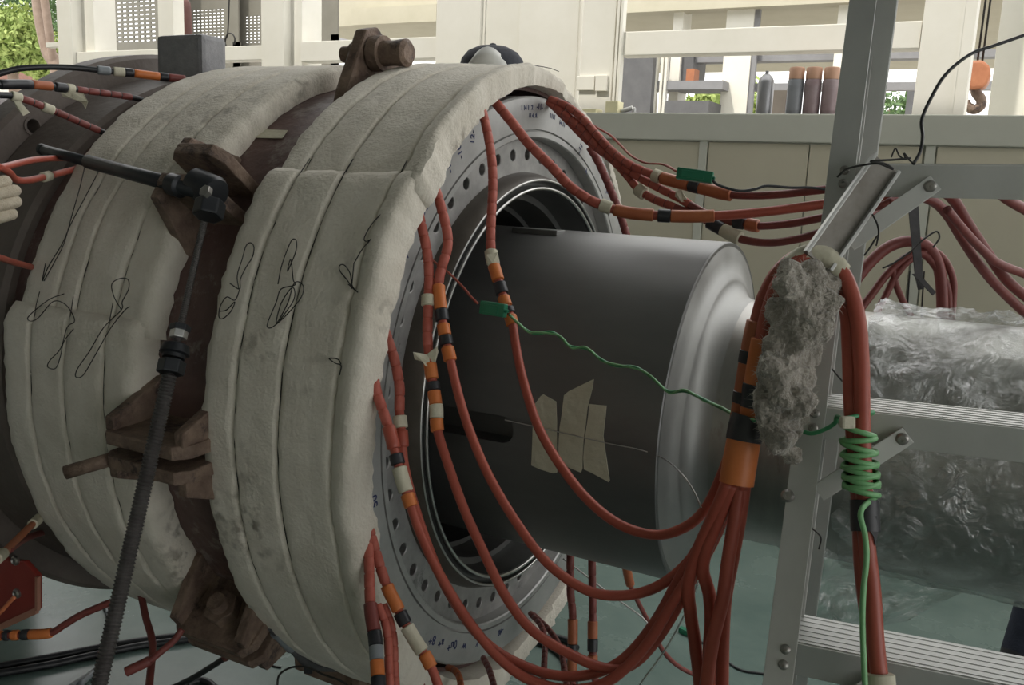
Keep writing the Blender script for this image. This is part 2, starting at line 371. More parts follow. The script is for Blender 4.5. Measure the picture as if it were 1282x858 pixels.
# far building seen across the yard
YF = 8.2
fb = empty('far_building', atZ(900, 500, 0)); fb.location = (-2.5, YF, 0)
tag(fb, 'cream open-sided building with a deep flat roof across the yard', 'building')
def fpart(name, m, *a, **k): return MB().box(*pxbox(*a, **k)).out(name, m, fb)
fpart('fascia', m_cream2, 380, -40, 1400, 11, YF, .2)
(ra0, _, rz0), (ra1, _, rz1) = pxbox(380, 12, 1400, 44, YF+.3, .1)
MB().box((ra0, YF+.2, rz1), (ra1, YF+5, rz1+.15)).out('roof_slab', m_cream2, fb)
fpart('rear_beam', m_rail, 380, 12, 1400, 46, YF+4.8, .15)
fpart('eaves_beam', m_cream2, 440, 8, 546, 29, YF-.15, .12)
for (x0, x1) in ((906, 940), (1044, 1062), (1192, 1215), (840, 852)): fpart('column', m_offwhite, x0, 0, x1, 140, YF+.1, .25, zb=0)
for (x0, x1) in ((940, 947),): fpart('downpipe', m_rail, x0, 0, x1, 140, YF+.12, .05, zb=0)
fpart('lintel', m_rail, 776, 65, 1400, 74, YF+.2, .15)
fpart('rail', m_rail, 800, 103, 1400, 113, YF+.2, .1)
fpart('door', m_doorgrey, 778, 60, 816, 150, YF-.2, .1, zb=0)
fpart('cabinet', m_doorgrey, 833, 60, 868, 101, YF+.15, .4)
fpart('bench', m_rail, 816, 101, 905, 112, YF-.1, .4)
fpart('low_cabinet', m_doorgrey, 832, 126, 886, 165, YF-.3, .4, zb=0)
for (x0, x1) in ((813, 822), (826, 829), (831, 834)): fpart('pipe', m_white, x0, 60, x1, 140, YF-.12, .06, zb=0)
fpart('orange_cover', m_hook, 859, 86, 869, 101, YF-.1, .15)
fpart('brown_bin', m_box, 967, 113, 983, 150, YF-.3, .3, zb=0)
fpart('red_bin', m_redplate, 1048, 128, 1060, 150, YF-.3, .3, zb=0)
fpart('dark_post', m_doorgrey, 1134, 114, 1143, 150, YF-.3, .1, zb=0)

# brown tiled roof and trees beyond the left bays
hs = empty('far_house', (-19, 20, 0)); tag(hs, 'low house with brown tiled roof behind the trees', 'house')
q = atY(0, 70, 20.0)
MB().box((q.x-6, 20.2, 0), (q.x+.5, 23, q.z-.6)).out('wall', m_white, hs)
MB().prism([(q.x-6, 19.7, q.z-.8), (q.x+.75, 19.7, q.z-.8), (q.x-.4, 19.7, q.z+.6), (q.x-6, 19.7, q.z+.6)], (0, 3.5, 0)).out('roof', m_tile, hs)
def leafball(c, r, n, m, size, name, parent, seed, flat=1.0):
    rnd = random.Random(seed); mb = MB()
    for i in range(n):
        d = Vector((rnd.gauss(0, 1), rnd.gauss(0, 1), rnd.gauss(0, 1))).normalized()
        rad = r*(rnd.random()**.35)*(.75+.35*noise.noise(d*2.3+Vector((seed, 0, 0))))
        p = Vector(c)+Vector((d.x*rad, d.y*rad, d.z*rad*flat))
        u = Vector((rnd.gauss(0, 1), rnd.gauss(0, 1), rnd.gauss(0, 1))).normalized(); w = u.orthogonal().normalized(); s = size*(.6+rnd.random()*.8)
        mb.add([p-u*s, p+w*s*.45, p+u*s, p-w*s*.45], [(0, 1, 2, 3)])
    return mb.out(name, m, parent)
for k, (px, py, Y, r, m, lab) in enumerate(((45, 5, 16.5, 1.7, m_leafd, 'dark leafy tree crown beyond the left white post'),
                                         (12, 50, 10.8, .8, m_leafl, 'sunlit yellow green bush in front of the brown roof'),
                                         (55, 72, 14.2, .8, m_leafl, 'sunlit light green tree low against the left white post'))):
    p = atY(px, py, Y); t = empty('tree', (p.x, p.y, 0)); tag(t, lab, 'tree')
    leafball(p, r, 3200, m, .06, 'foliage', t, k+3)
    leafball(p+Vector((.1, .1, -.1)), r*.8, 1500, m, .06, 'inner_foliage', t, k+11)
    tubeobj('trunk', [(p.x, p.y, 0), (p.x+.1, p.y, p.z*.5), (p.x, p.y, p.z)], [.16*(1-.5*i/16) for i in range(17)], m_bark, t)
p = atY(62, 60, 9.3); t = empty('bare_tree', (p.x, p.y, 0)); tag(t, 'twisted bare brown trunk beside the left white post', 'tree')
tubeobj('trunk', [(p.x+.25, p.y, 0), (p.x+.2, p.y, p.z-.6), (p.x-.05, p.y, p.z), (p.x-.2, p.y, p.z+.8), (p.x-.1, p.y, p.z+2)], .105, m_bark, t)
tubeobj('branch', [(p.x+.1, p.y, p.z-.4), (p.x+.15, p.y-.1, p.z+.2), (p.x+.0, p.y-.1, p.z+1.2)], .06, m_bark, t)
for k, (px, py, Y, r) in enumerate(((1115, 138, 30, 1.3), (952, 135, 18, .9), (888, 134, 16, .6))):
    p = atY(px, py, Y); t = empty('distant_tree', (p.x, p.y, 0)); tag(t, ('hazy distant treetop seen under the grey rail beside the ladder', 'leafy bush behind the grey spray can', 'thin leafy bush beside the dark low cabinet')[k], 'tree')
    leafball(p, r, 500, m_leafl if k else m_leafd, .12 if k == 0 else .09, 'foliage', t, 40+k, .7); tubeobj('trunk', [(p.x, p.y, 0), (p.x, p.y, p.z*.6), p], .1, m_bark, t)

# crane hook hanging outside
p = atY(1213, 92, 6.0); hk = empty('crane_hook', p); tag(hk, 'rust orange crane hook block hanging from two wire ropes outside', 'hook')
lo = MB(); prof = [(1203, 90), (1203, 80), (1208, 76), (1225, 75), (1234, 82), (1236, 92), (1232, 104), (1226, 110), (1211, 112), (1205, 108)]
prof = [(x+5, y) for x, y in prof]
lo.prism([atY(x, y, 5.92) for x, y in prof], (0, .16, 0)).out('hook_block', m_hook, hk, bev=.015)
tubeobj('hook', [atY(x, y, 6.0) for x, y in [(1222, 108), (1222, 116), (1228, 124), (1228, 132), (1220, 137), (1212, 133), (1211, 125)]], [.028]*40+[.028*(1-i/9*.6) for i in range(9)], m_rust, hk)
for x in (1224, 1230): q = atY(x, 76, 6.0); tubeobj('wire_rope', [q, q+Vector((0, 0, 1.6))], .006, m_wire, hk, n=2)
# tall rust-red pole outside with a cut top, lifting wire with hook
pole = empty('rusty_pole', (atY(228, 60, 5.3).x, 5.3, 0)); tag(pole, 'rust red steel pole with a torn yellow patch rising behind the casing', 'pole')
tubeobj('pole', [Vector((atY(234, 50, 5.3).x, 5.3, 0)), atY(234, 50, 5.3), atY(227, 5, 5.3), atY(224, -20, 5.3)], .045, m_rustpole, pole)
hw = empty('wire_hanger', atY(287, 50, 5.4)); tag(hw, 'thin dark wire with looped end hanging left of the white column', 'wire')
tubeobj('wire', [atY(x, y, 5.4) for x, y in [(289, -80), (287, 0), (285, 42), (281, 50), (283, 57)]], .006, m_wire, hw)
tubeobj('loop', [atY(x, y, 5.4) for x, y in [(281, 57), (284, 44), (290, 42), (294, 48), (293, 56)]], .006, m_wire, hw)

# ================================================================== MACHINE CASING
casing = empty('turbine_casing', (AX.x-.5, AX.y, 0))
tag(casing, 'large rusty brown cylindrical steel casing with a drilled bright end ring', 'machine casing')
v, f = lathe([(-2.6, .60), (-2.6, .62), (-1.12, .62), (-1.12, .64), (.0, .64), (.0, .632)], 160)
autosmooth(obj('shell', v, f, m_casing, casing))
v, f = lathe([(-1.12, .60), (-1.12, .715), (-1.11, .725), (-1.045, .725), (-1.035, .715), (-1.035, .60)], 160, closed=True)
ofl = autosmooth(obj('rear_flange', v, f, m_dsteel, casing))
v, f = lathe([(-1.03, .60), (-1.03, .665), (-.86, .665), (-.85, .655), (-.85, .60)], 160, closed=True)
autosmooth(obj('rear_collar', v, f, m_dsteel, casing))
_q = fc(56, 178, -1.036)-AX; A0_ = degrees(atan2(_q.z, -_q.y)); RH_ = hypot(_q.y, _q.z)
for k in range(6):                                    # holes in the rear flange
    a = A0_+k*60
    v, f = lathe_gen(cp(-1.036, a, min(.69, max(.675, RH_))), (1, 0, 0), [(-.002, .022), (.004, .022), (.004, .016), (-.01, .0155)], 18); f = f[:-2]; obj('flange_hole_rim', v, f, m_dsteel, ofl)
    v, f = lathe_gen(cp(-1.036, a, min(.69, max(.675, RH_))), (1, 0, 0), [(-.06, .0155), (.02, .0155)], 18); ct = fixn(obj('cutter', v, f, m_dsteel)); md = ofl.modifiers.new('b', 'BOOLEAN'); md.operation = 'DIFFERENCE'; md.object = ct; md.solver = 'EXACT'; eval_mesh(ofl); bpy.data.objects.remove(ct)

autosmooth(ofl)
# end flange: outer ring, drilled ring and hub, each a turned part
XO = .03
v, f = lathe([(-.10, .60), (-.10, .620), (XO-.004, .620), (XO, .616), (XO, .5535), (XO-.006, .5525), (XO-.006, .5500), (XO, .549), (XO, .538), (XO-.003, .5355)], 192)
oring = autosmooth(obj('outer_ring', v, f, m_flange, casing), 25)
v, f = lathe([(XO-.003, .5355), (XO-.006, .535), (-.02, .535)], 192); autosmooth(obj('recess_wall', v, f, m_flange, casing), 30)
# drilled ring with 48 real holes
v = []; f = []; NH = 48; NS = 24; r0, r1, rb_, rh = .462, .535, .5, .0115
def addv(p): v.append(p); return len(v)-1
for k in range(NH):
    a0 = .5+7.5*k; hw_ = 3.75
    sq = []; n4 = NS//4
    for s in range(4):
        for i in range(n4):
            t = -1+2*i/n4
            if s == 0: sq.append((a0+hw_, rb_+(t*.5+.5)*(r1-r0)-(rb_-r0)))
            if s == 1: sq.append((a0-hw_*t, r1))
            if s == 2: sq.append((a0-hw_, r1-(t*.5+.5)*(r1-r0)))
            if s == 3: sq.append((a0+hw_*t, r0))
    O = [addv(cp(0, a, r)) for a, r in sq]
    C0 = cp(0, a0, rb_); er = (cp(0, a0, 1)-cp(0, a0, 0)); et = (cp(0, a0+90, 1)-cp(0, a0+90, 0))
    def hp(i, dx, rad):
        a, r = sq[i]; q = cp(0, a, r)-C0; th = atan2(q.dot(et), q.dot(er)); return C0+Vector((dx, 0, 0))+(er*cos(th)+et*sin(th))*rad
    I0 = [addv(hp(i, 0, rh+.0015)) for i in range(NS)]; I1 = [addv(hp(i, -.0015, rh)) for i in range(NS)]; I2 = [addv(hp(i, -.05, rh)) for i in range(NS)]
    for i in range(NS):
        j = (i+1) % NS; f += [(O[i], O[j], I0[j], I0[i]), (I0[i], I0[j], I1[j], I1[i]), (I1[i], I1[j], I2[j], I2[i])]
    f.append(tuple(I2))
o = obj('drilled_ring', v, f, m_flangeb, casing)
bm = bmesh.new(); bm.from_mesh(o.data); bmesh.ops.remove_doubles(bm, verts=bm.verts, dist=.0004); bmesh.ops.recalc_face_normals(bm, faces=bm.faces); bm.to_mesh(o.data); bm.free()
v, f = lathe([(-.01, .463), (.004, .463), (.04, .452), (.042, .450)], 160); autosmooth(obj('hub_collar', v, f, m_hub, casing), 30)
v, f = lathe([(.038, .4505), (.043, .4495), (.043, .446), (.038, .445)], 160, closed=True); obj('bright_lip', v, f, m_bright, casing, True)
v, f = lathe([(.036, .446), (.020, .445), (.018, .434), (.04, .432)], 160); obj('seal_groove', v, f, m_bore, casing, True)
v, f = lathe([(.040, .4335), (.045, .4325), (.045, .428), (.038, .426)], 160, closed=True); obj('bright_lip', v, f, m_bright, casing, True)
v, f = lathe([(.042, .428), (-.03, .42), (-.03, .405), (-.10, .40), (-.10, .388), (-.45, .385), (-.45, .02)], 128); autosmooth(obj('bore_wall', v, f, m_bore, casing), 30)
# marker writing on the outer ring
def scribble(px, py, txt, size, rot=0, m=m_ink):
    c = bpy.data.curves.new('marker_writing', 'FONT'); c.body = txt; c.size = size; c.extrude = .0002; c.offset = .0003
    c.align_x = 'CENTER'; c.align_y = 'CENTER'; t = bpy.data.objects.new('tmp', c); COL.objects.link(t)
    dg = bpy.context.evaluated_depsgraph_get(); me = bpy.data.meshes.new_from_object(t.evaluated_get(dg)); bpy.data.objects.remove(t)
    p = fc(px, py, XO+.0006); rel = p-AX; a = atan2(rel.z, -rel.y)
    # upright text stands radially: local up = outward, face normal +X
    er = Vector((0, -cos(a), sin(a))); n = Vector((1, 0, 0)); rt = er.cross(n)
    R = Matrix((rt, er, n)).transposed().to_4x4() @ Matrix.Rotation(radians(rot), 4, 'Z'); R.translation = p
    me.transform(R); me.materials.clear(); me.materials.append(m)
    o = bpy.data.objects.new('marker_writing', me); COL.objects.link(o); o.parent = oring; return o
for (x, y, s, z, r) in ((562, 208, '-10', .022, 80), (576, 190, '-10', .022, 80), (592, 172, '12-', .02, 60), (531, 262, '80', .026, 0), (507, 318, '-10', .02, 80), (488, 385, '-11', .02, 80),
                        (464, 545, '-11', .02, 90), (464, 592, '50', .02, 0), (469, 628, '50', .024, 0), (470, 654, '4', .02, 0), (522, 796, '+', .02, 0), (541, 802, '8+', .026, 20), (552, 806, 'a+', .024, 20), (566, 809, '0u+', .026, 20), (581, 810, 'w', .024, 0), (597, 808, 'v', .02, 0), (627, 791, '-40', .02, 0),
                        (660, 135, '1 14 11 2', .014, 0), (676, 134, '-11-', .018, 0), (668, 145, '11 4 . 8 .', .012, 0), (692, 146, '1111', .014, 0), (704, 155, '14 11', .014, 0), (727, 186, '-11', .02, 80), (734, 215, '4', .02, 30), (760, 240, '1-', .02, 20)):
    scribble(x, y, s, z, r)

# clamp lugs every ~35 degrees between the blankets
def tang(ang): a = radians(ang); return Vector((0, sin(a), cos(a)))
def radv(ang): a = radians(ang); return Vector((0, -cos(a), sin(a)))
def lug(ang, sgn, dx0=-.415, dx1=-.215, Ro=.765, both=True, gh=.07):
    t = tang(ang)*sgn; th = .024; mb = MB()
    A = [cp(dx0, ang, .63), cp(dx0, ang, Ro-.02), cp(dx0+.02, ang, Ro), cp(dx1-.02, ang, Ro), cp(dx1, ang, Ro-.025), cp(dx1, ang, .63)]
    o = mb.prism(A, t*th).out('clamp_lug', m_rust, casing, bev=.004)
    for dx in (dx0+.005, dx1-.027)[:2 if both else 1]:
        b0 = cp(dx, ang, .63); r = radv(ang)
        MB().prism([b0+t*(th-.004), b0+r*(Ro-.63-.012)+t*(th-.004), b0+r*(Ro-.63-.012)+t*(th+.022), b0+r*.012+t*(th+gh), b0+t*(th+gh)], (.022, 0, 0)).out('gusset', m_rust, o, bev=.004)
    return o
for a, x1, bo, gp_ in ((36.3, -.29, False, 1.6), (-3.0, -.215, True, .75), (-37.5, -.215, True, .75), (-73, -.215, True, .75)):
    lug(a+gp_, 1, dx1=x1, both=bo); lug(a-gp_, -1, dx1=x1, both=bo)
# cross bolts
def bolt(name, c, axis, r, L, m, parent=None, head=True):
    b = empty(name, c) if parent is None else None
    v, f = lathe_gen(c, axis, [(-L/2, r*.9), (-L/2+.003, r), (L/2-.003, r), (L/2, r*.9)], 18); sh = autosmooth(obj('shank' if parent is None else name, v, f, m, b or parent))
    if head:
        hexnut(Vector(c)+Vector(axis).normalized()*(L*.28), axis, r*1.75, r*1.5).out('nut', m, sh if parent is not None else b, bev=.002)
    return b or sh
a_ = 76; r_ = radv(a_); t_ = tang(a_); b0 = cp(-.305, a_, .63)
pe = MB().prism([b0-t_*.13, b0-t_*.11+r_*.03, b0-t_*.02+r_*.135, b0+t_*.02+r_*.135, b0+t_*.11+r_*.03, b0+t_*.13], (.03, 0, 0)).out('lifting_lug', m_rust, casing, bev=.005)
v, f = lathe_gen(b0+r_*.085-t_*.01, (1, 0, 0), [(-.05, .012), (-.046, .017), (-.02, .017), (-.02, .024), (-.005, .024), (.035, .024), (.035, .036), (.06, .036), (.06, .026), (.085, .025), (.115, .028), (.122, .02)], 20); autosmooth(obj('lug_pin', v, f, m_rust, casing))
t = tang(-37.5); bolt('lug_bolt', cp(-.315, -37.5, .70), t, .02, .15, m_rust, casing)
# short bar under the side lug
p0, p1 = cyl(82, 592, .80), cyl(150, 572, .74)
tubeobj('drift_bar', [p0, p1], .0125, m_rust, casing, seg=12, n=2)
autosmooth(casing.children[-1])

# paper tape strip on the shell
def cyl_patch(name, rows, R, m, parent=None, th=.0012, nx=4):
    """rows = [(y, xl, xr)]: patch lying on a cylinder about the machine axis"""
    v = []; f = []; n = nx+1
    for (yl, xl, yr, xr) in rows:
        for i in range(n): t = i/nx; v.append(cyl(xl+(xr-xl)*t, yl+(yr-yl)*t, R+th))
    k = len(v)
    for p in list(v): c = Vector((p.x, AX.y, AX.z)); v.append(p-(p-c).normalized()*th*.9)
    nr = len(rows)
    for j in range(nr-1):
        for i in range(nx):
            q = (j*n+i, j*n+i+1, (j+1)*n+i+1, (j+1)*n+i); f.append(q); f.append(tuple(x+k for x in reversed(q)))
    rim = [i for i in range(n)]+[j*n+nx for j in range(1, nr)]+[(nr-1)*n+i for i in range(nx-1, -1, -1)]+[j*n for j in range(nr-2, 0, -1)]
    for i in range(len(rim)): a, b = rim[i], rim[(i+1) % len(rim)]; f.append((a, a+k, b+k, b))
    return fixn(obj(name, v, f, m, parent))
o = cyl_patch('tape_strip', [(160, 293, 163, 360), (171, 284, 173, 353)], .642, m_masking); tag(o, 'pale tape strip stuck on the brown shell between the blankets', 'tape')

# grey steel block on top of the rear part
p = atY(240, 75, AX.y-.1); bl = MB().box((p.x-.078, p.y-.04, p.z-.09), (p.x+.078, p.y+.04, p.z+.055)).out('steel_block', m_greyblock, bev=.012); tag(bl, 'scuffed grey steel block with rounded corners standing on the casing', 'block')

# ================================================================== INSULATION BLANKETS
def blanket(name, label, x0, x1, a0, a1, Ri, Ro, seams, seed, flare=0, tight=0, sag=0):
    rnd = random.Random(seed)
    na = int(abs(a1-a0)/1.25); root = empty(name, cp((x0+x1)/2, a0, Ro)); tag(root, label, 'insulation blanket', 'white insulation blankets on the casing')
    xs = [x0+(x1-x0)*i/26 for i in range(27)]
    for s in seams:
        for d in (-.0075, -.0042, 0, .0042, .0075): xs.append(s+d)
    xs = sorted(xs); v = []; f = []
    def nz(x, y, z): return noise.noise(Vector((x, y, z+seed*3.1)))
    nx = len(xs); ncol = 0
    for j in range(na+1):
        t = j/na; a = a0+(a1-a0)*t
        eL = .010*nz(a*.16, 0, 1)+.006*nz(a*.7, 5, 1); eR = .012*nz(a*.13, 9, 2)+.007*nz(a*.8, 3, 2)
        row = []; wt = max(0, min(1, cos(radians(a-5))+.2)) if tight else 1
        for x in xs:
            u = (x-x0)/(x1-x0); xx = x+eL*(1-u)**3+eR*u**3-tight*(1-wt)*u**2
            R = Ro-.0015+.0028*nz(x*9, a*.1, 3)+.0025*nz(x*30, a*.35, 4)+.0012*nz(x*70, a*1.1, 5)
            g = min([abs(x-s) for s in seams]+[9])
            R -= .0070*math.exp(-(g/.0042)**2)+.0010*math.exp(-(g/.018)**2)
            e = min(x-x0, x1-x); R -= .012*math.exp(-(e/.008)**2)
            ee = min(t, 1-t)*abs(a1-a0)*pi/180*Ro; R -= .010*math.exp(-(ee/.012)**2)
            R += flare*max(0, u-.7)**2*6*wt-(.024*(1-wt)*u**2 if tight and a > 0 else 0)
            R += sag*max(0, -sin(radians(a)))*.5
            row.append(cp(xx, a, R))
        row.append(cp(x1-.004+eR-tight*(1-wt), a, Ri)); row.append(cp(x0+.004+eL, a, Ri))
        v += row
    n = nx+2
    for j in range(na):
        for k in range(n):
            k2 = (k+1) % n; f.append((j*n+k, (j+1)*n+k, (j+1)*n+k2, j*n+k2))
    f.append(tuple(range(n))); f.append(tuple(na*n+k for k in range(n-1, -1, -1)))
    o = obj('blanket', v, f, m_blanket, root); autosmooth(o, 70)
    for s in seams:
        i = 0; a = a0+2
        pts = [cp(s+.0012*nz(aa*.3, s*9, 7), aa, Ro-.0088+.0028*nz(s*9, aa*.1, 3)+.0016*nz(aa*.2, s*7, 9)) for aa in [a+(a1-a0-4)*k/60 for k in range(61)] if not tight or s < .02 or -40 < aa < 95]
        tubeobj('seam_stitch', pts, .0009, m_wire, root, seg=5, n=0)
    return root
b1u = blanket('insulation_blanket', 'white fibre blanket arching over the casing top next to the drilled ring', -.235, .088, 38, 235, .641, .690, [-.172, -.08, .04], 1, flare=.05, tight=.062)
b1l = blanket('insulation_blanket', 'white fibre blanket hanging down the casing side beside the drilled ring', -.245, .085, 41, -118, .641, .700, [-.168, -.072, .04], 2, flare=.03, tight=.045)
b2u = blanket('insulation_blanket', 'white fibre blanket arching over the casing next to the grey steel block', -.765, -.395, 12, 235, .641, .690, [-.66, -.60, -.49], 3)
b2l = blanket('insulation_blanket', 'white fibre blanket on the casing side beside the rusty rear flange', -.785, -.405, 14.5, -118, .641, .702, [-.70, -.60, -.49], 4)

# loops of black tie wire lying on the blankets
def tie(label, loops, R=.707):
    root = empty('tie_wire', cyl(*loops[0][0], R)); tag(root, label, 'wire', 'black tie wires twisted on the blankets')
    for L in loops: tubeobj('strand', [cyl(x, y, R+.004*random.random()) for x, y in L], .00095, m_wire, root, seg=5, n=6)
tie('long black tie wire doubled under the black bar', [[(107, 205), (100, 235), (90, 270), (80, 305), (70, 325), (55, 352)], [(125, 212), (105, 250), (88, 282), (78, 305), (60, 335), (53, 352), (57, 330)]], .698)
tie('black tie wire loop on the upper edge of the rear side blanket', [[(80, 368), (60, 376), (36, 396), (38, 402), (48, 398), (66, 378), (80, 380), (90, 392), (93, 403), (84, 410), (76, 436), (62, 452), (60, 460), (70, 461), (76, 445), (80, 428), (92, 412)]], .71)
tie('black tie wire bow with a long tail near the brown shell', [[(152, 388), (143, 372), (140, 356), (150, 349), (160, 350), (161, 362), (153, 378), (152, 388), (130, 410), (112, 440), (97, 462), (95, 472), (104, 470), (118, 447), (138, 412), (155, 390), (162, 384)]], .71)
tie('black tie wire with two small loops on the blanket edge', [[(299, 362), (297, 345), (303, 325), (308, 308), (314, 304), (318, 310), (316, 322), (308, 335), (301, 350), (300, 362), (288, 355)], [(300, 363), (294, 376), (284, 372), (276, 383), (274, 396), (279, 399), (289, 390), (294, 378), (284, 388), (276, 390)]])
tie('black tie wire bow with many loops on the wide blanket', [[(348, 356), (352, 335), (360, 312), (366, 300), (371, 302), (370, 316), (360, 340), (364, 325), (367, 350), (369, 357), (352, 362), (346, 378), (336, 402), (335, 410), (342, 409), (358, 395), (376, 374), (380, 360), (374, 353), (367, 357), (360, 380), (346, 405), (352, 380), (366, 360), (368, 375), (350, 402)]])
tie('black tie wire loop near the ring with a straight tail', [[(443, 330), (455, 310), (472, 292), (486, 272), (487, 266), (480, 266), (466, 280), (456, 298), (460, 302), (470, 294), (484, 274)], [(441, 360), (434, 350), (426, 340), (425, 333), (431, 332), (438, 342), (441, 358), (448, 366), (436, 356)], [(443, 330), (440, 362)]], .706)
tie('short black wire end poking from the seam by the red beads', [[(427, 456), (423, 450), (412, 449), (420, 455), (427, 458), (425, 470)]], .706)

# ================================================================== ROTOR
rotor = empty('rotor', (AX.x+.2, AX.y, AX.z)); tag(rotor, 'dark turned steel rotor drum stepping down to a thinner shaft', 'rotor')
R0, R1, XE = .3446, .2345, .452
v, f = lathe([(-.46, .0), (-.46, R0), (XE-.002, R0), (XE, R0-.002)], 160); f.append(tuple(i*4+3 for i in range(160)))
dr = obj('drum', v, f, m_rotor, rotor)
bm = bmesh.new(); bm.from_mesh(dr.data); bmesh.ops.remove_doubles(bm, verts=bm.verts, dist=.0001); bmesh.ops.recalc_face_normals(bm, faces=bm.faces); bm.to_mesh(dr.data); bm.free()
# slot cut into the drum
poly = []; ac = -1.2; hwid = .026; xr = .150
for k in range(13):
    b = -pi/2+pi*k/12; poly.append((xr+hwid*cos(b), hwid*sin(b)))
poly += [(-.2, hwid), (-.2, -hwid)]
ct = MB().prism([cp(x, ac, .30)+tang(ac)*y for x, y in poly], radv(ac)*.08).out('cutter', m_bore)
md = dr.modifiers.new('b', 'BOOLEAN'); md.operation = 'DIFFERENCE'; md.object = ct; md.solver = 'EXACT'
eval_mesh(dr); bpy.data.objects.remove(ct); autosmooth(dr, 35)
prof = [(XE-.001, R0-.0022), (XE+.003, R0-.03), (XE+.008, .285)]
for k in range(9):
    a = pi/2*k/8; prof.append((XE+.012+.042*(1-cos(a))+.004, R1+.042*(1-sin(a))))
v, f = lathe(prof, 160); autosmooth(obj('end_face', v, f, m_rotorend, rotor), 60)
v, f = lathe([(XE+.056, R1), (.62, R1), (.625, R1+.003), (.66, R1+.003), (.665, R1), (2.6, R1), (2.6, 0)], 128); autosmooth(obj('shaft', v, f, m_shaft, rotor), 50)
a = 80; MB().box((AX.x+.01, AX.y-R0*cos(radians(a))-.012, AX.z+R0*sin(radians(a))-.006), (AX.x+.115, AX.y-R0*cos(radians(a))+.03, AX.z+R0*sin(radians(a))+.008)).out('top_key', m_rotor, rotor, bev=.002)

def tape(label, rows): o = cyl_patch('masking_tape', rows, R0, m_masking, th=.002); tag(o, label, 'tape', 'masking tape pieces on the rotor'); return o
tape('narrow masking tape piece on the rotor nearest the slot', [(496, 677, 494, 680), (508, 668, 503, 696), (530, 667, 528, 697), (560, 666, 560, 697), (583, 665, 592, 697), (588, 676, 593, 692)])
tape('tall middle masking tape piece on the rotor, tapering to a point', [(490, 712, 475, 743), (495, 706, 484, 742), (520, 703, 510, 735.5), (535, 700.5, 533, 733), (550, 699.5, 551, 730.5), (565, 699, 569, 729.5), (577, 699, 587, 729), (582, 703, 592, 727)])
tape('short right masking tape piece on the rotor, beside the tall one', [(506, 737.5, 508, 759), (520, 736.5, 520, 758), (545, 732.5, 546, 755), (575, 730, 575, 759), (588, 731, 602, 763), (592, 740, 604, 762)])
tw = tag(tubeobj('thin_wire', [cyl(x, y, R0+.004) for x, y in [(632, 526), (655, 531), (700, 541), (760, 555), (800, 563)]]+[cyl(830, 574, R0+.012), dp(852, 592, 1.28), dp(868, 614, 1.26), dp(878, 636, 1.25)], .0011, m_steelwire, seg=5), 'thin pale thermocouple wire taped across the rotor', 'wire')

# clear film around the shaft
def wrap():
    root = empty('plastic_wrap', cp(1.1, -60, .25)); tag(root, 'crumpled clear plastic film wrapped round the shaft and hanging down', 'plastic wrap')
    v = []; f = []; na = 110; nx = 90; x0, x1 = .735, 1.75
    for j in range(nx+1):
        x = x0+(x1-x0)*j/nx
        for i in range(na):
            a = 360*i/na; q = Vector((x*7, cos(radians(a))*1.6, sin(radians(a))*1.6))
            t1 = 1-abs(noise.noise(q*1.6+Vector((3, 1, 4)))); t2 = 1-abs(noise.noise(q*3.7+Vector((8, 2, 1)))); t3 = 1-abs(noise.noise(q*9))
            up = .35+.65*max(0, sin(radians(a+20)))
            R = R1+.004+.016*up*t1**6+.010*up*t2**5+.004*t3**4
            xx = x+(.018*noise.noise(Vector((a*.09, 0, 0)))+.01*noise.noise(Vector((a*.4, 2, 0))) if j == 0 else 0)
            v.append(cp(xx, a, R))
    for j in range(nx):
        for i in range(na): i2 = (i+1) % na; f.append((j*na+i, j*na+i2, (j+1)*na+i2, (j+1)*na+i))
    obj('film', v, f, m_film, root, True)
    # hanging tail
    v = []; f = []; nu, nv = 40, 30
    for j in range(nv+1):
        t = j/nv
        for i in range(nu+1):
            s = i/nu
            xt = 1000+s*285; xb = 1006+s*130; x = xt+(xb-xt)*t**.62
            yt = 660+s*62; yb = 800-s*22; y = yt+(yb-yt)*t
            d = 1.58+.05*noise.noise(Vector((s*4, t*3, 1)))+.02*(1-abs(noise.noise(Vector((s*9+t*3, t*6, 5)))))**3+.10*t
            v.append(dp(x, y, d))
    for j in range(nv):
        for i in range(nu): a = j*(nu+1)+i; f.append((a, a+1, a+nu+2, a+nu+1))
    obj('hanging_film', v, f, m_film, root, True)
wrap()

# stand that carries the shaft and cradle under the casing (below and behind what the blankets hide)
st = empty('shaft_stand', (AX.x+2.2, AX.y, 0)); tag(st, 'steel stand carrying the far end of the shaft', 'stand')
MB().box((AX.x+2.05, AX.y-.35, 0), (AX.x+2.35, AX.y+.35, .05)).out('base', m_rust, st); MB().box((AX.x+2.1, AX.y-.2, .05), (AX.x+2.3, AX.y+.2, AX.z-R1)).out('pillar', m_rust, st)
cr = empty('casing_cradle', (AX.x-1.6, AX.y, 0)); tag(cr, 'red plate cradle with round bolts under the rear flange', 'cradle')
X0 = atY(47, 720, AX.y-.62).x
pl = MB(); YP = AX.y-.62
pts = [(47, 783-30), (47, 718), (25, 690), (-60, 640), (-200, 640), (-200, 858)]
pp = [atY(x, y, YP) for x, y in [(47, 764), (47, 722), (30, 703), (8, 702), (-70, 640), (-160, 650), (-160, 860)]]
pl.prism(pp, (0, .012, 0)); plate = pl.out('red_plate', m_redplate, cr, bev=.003)
a_, b_ = atY(47, 764, YP), atY(47, 722, YP)
MB().obox((a_+b_)/2+Vector((.002, -.001, 0)), (.004, 0, 0), (0, .004, 0), (b_-a_)/2).out('plate_edge', m_edge, cr)
a_, b_ = atY(-160, 860, YP), atY(47, 764, YP)
MB().obox((a_+b_)/2+Vector((0, -.001, 0)), (b_-a_)/2, (0, .004, 0), (0, 0, .008)).out('plate_edge', m_edge, cr)
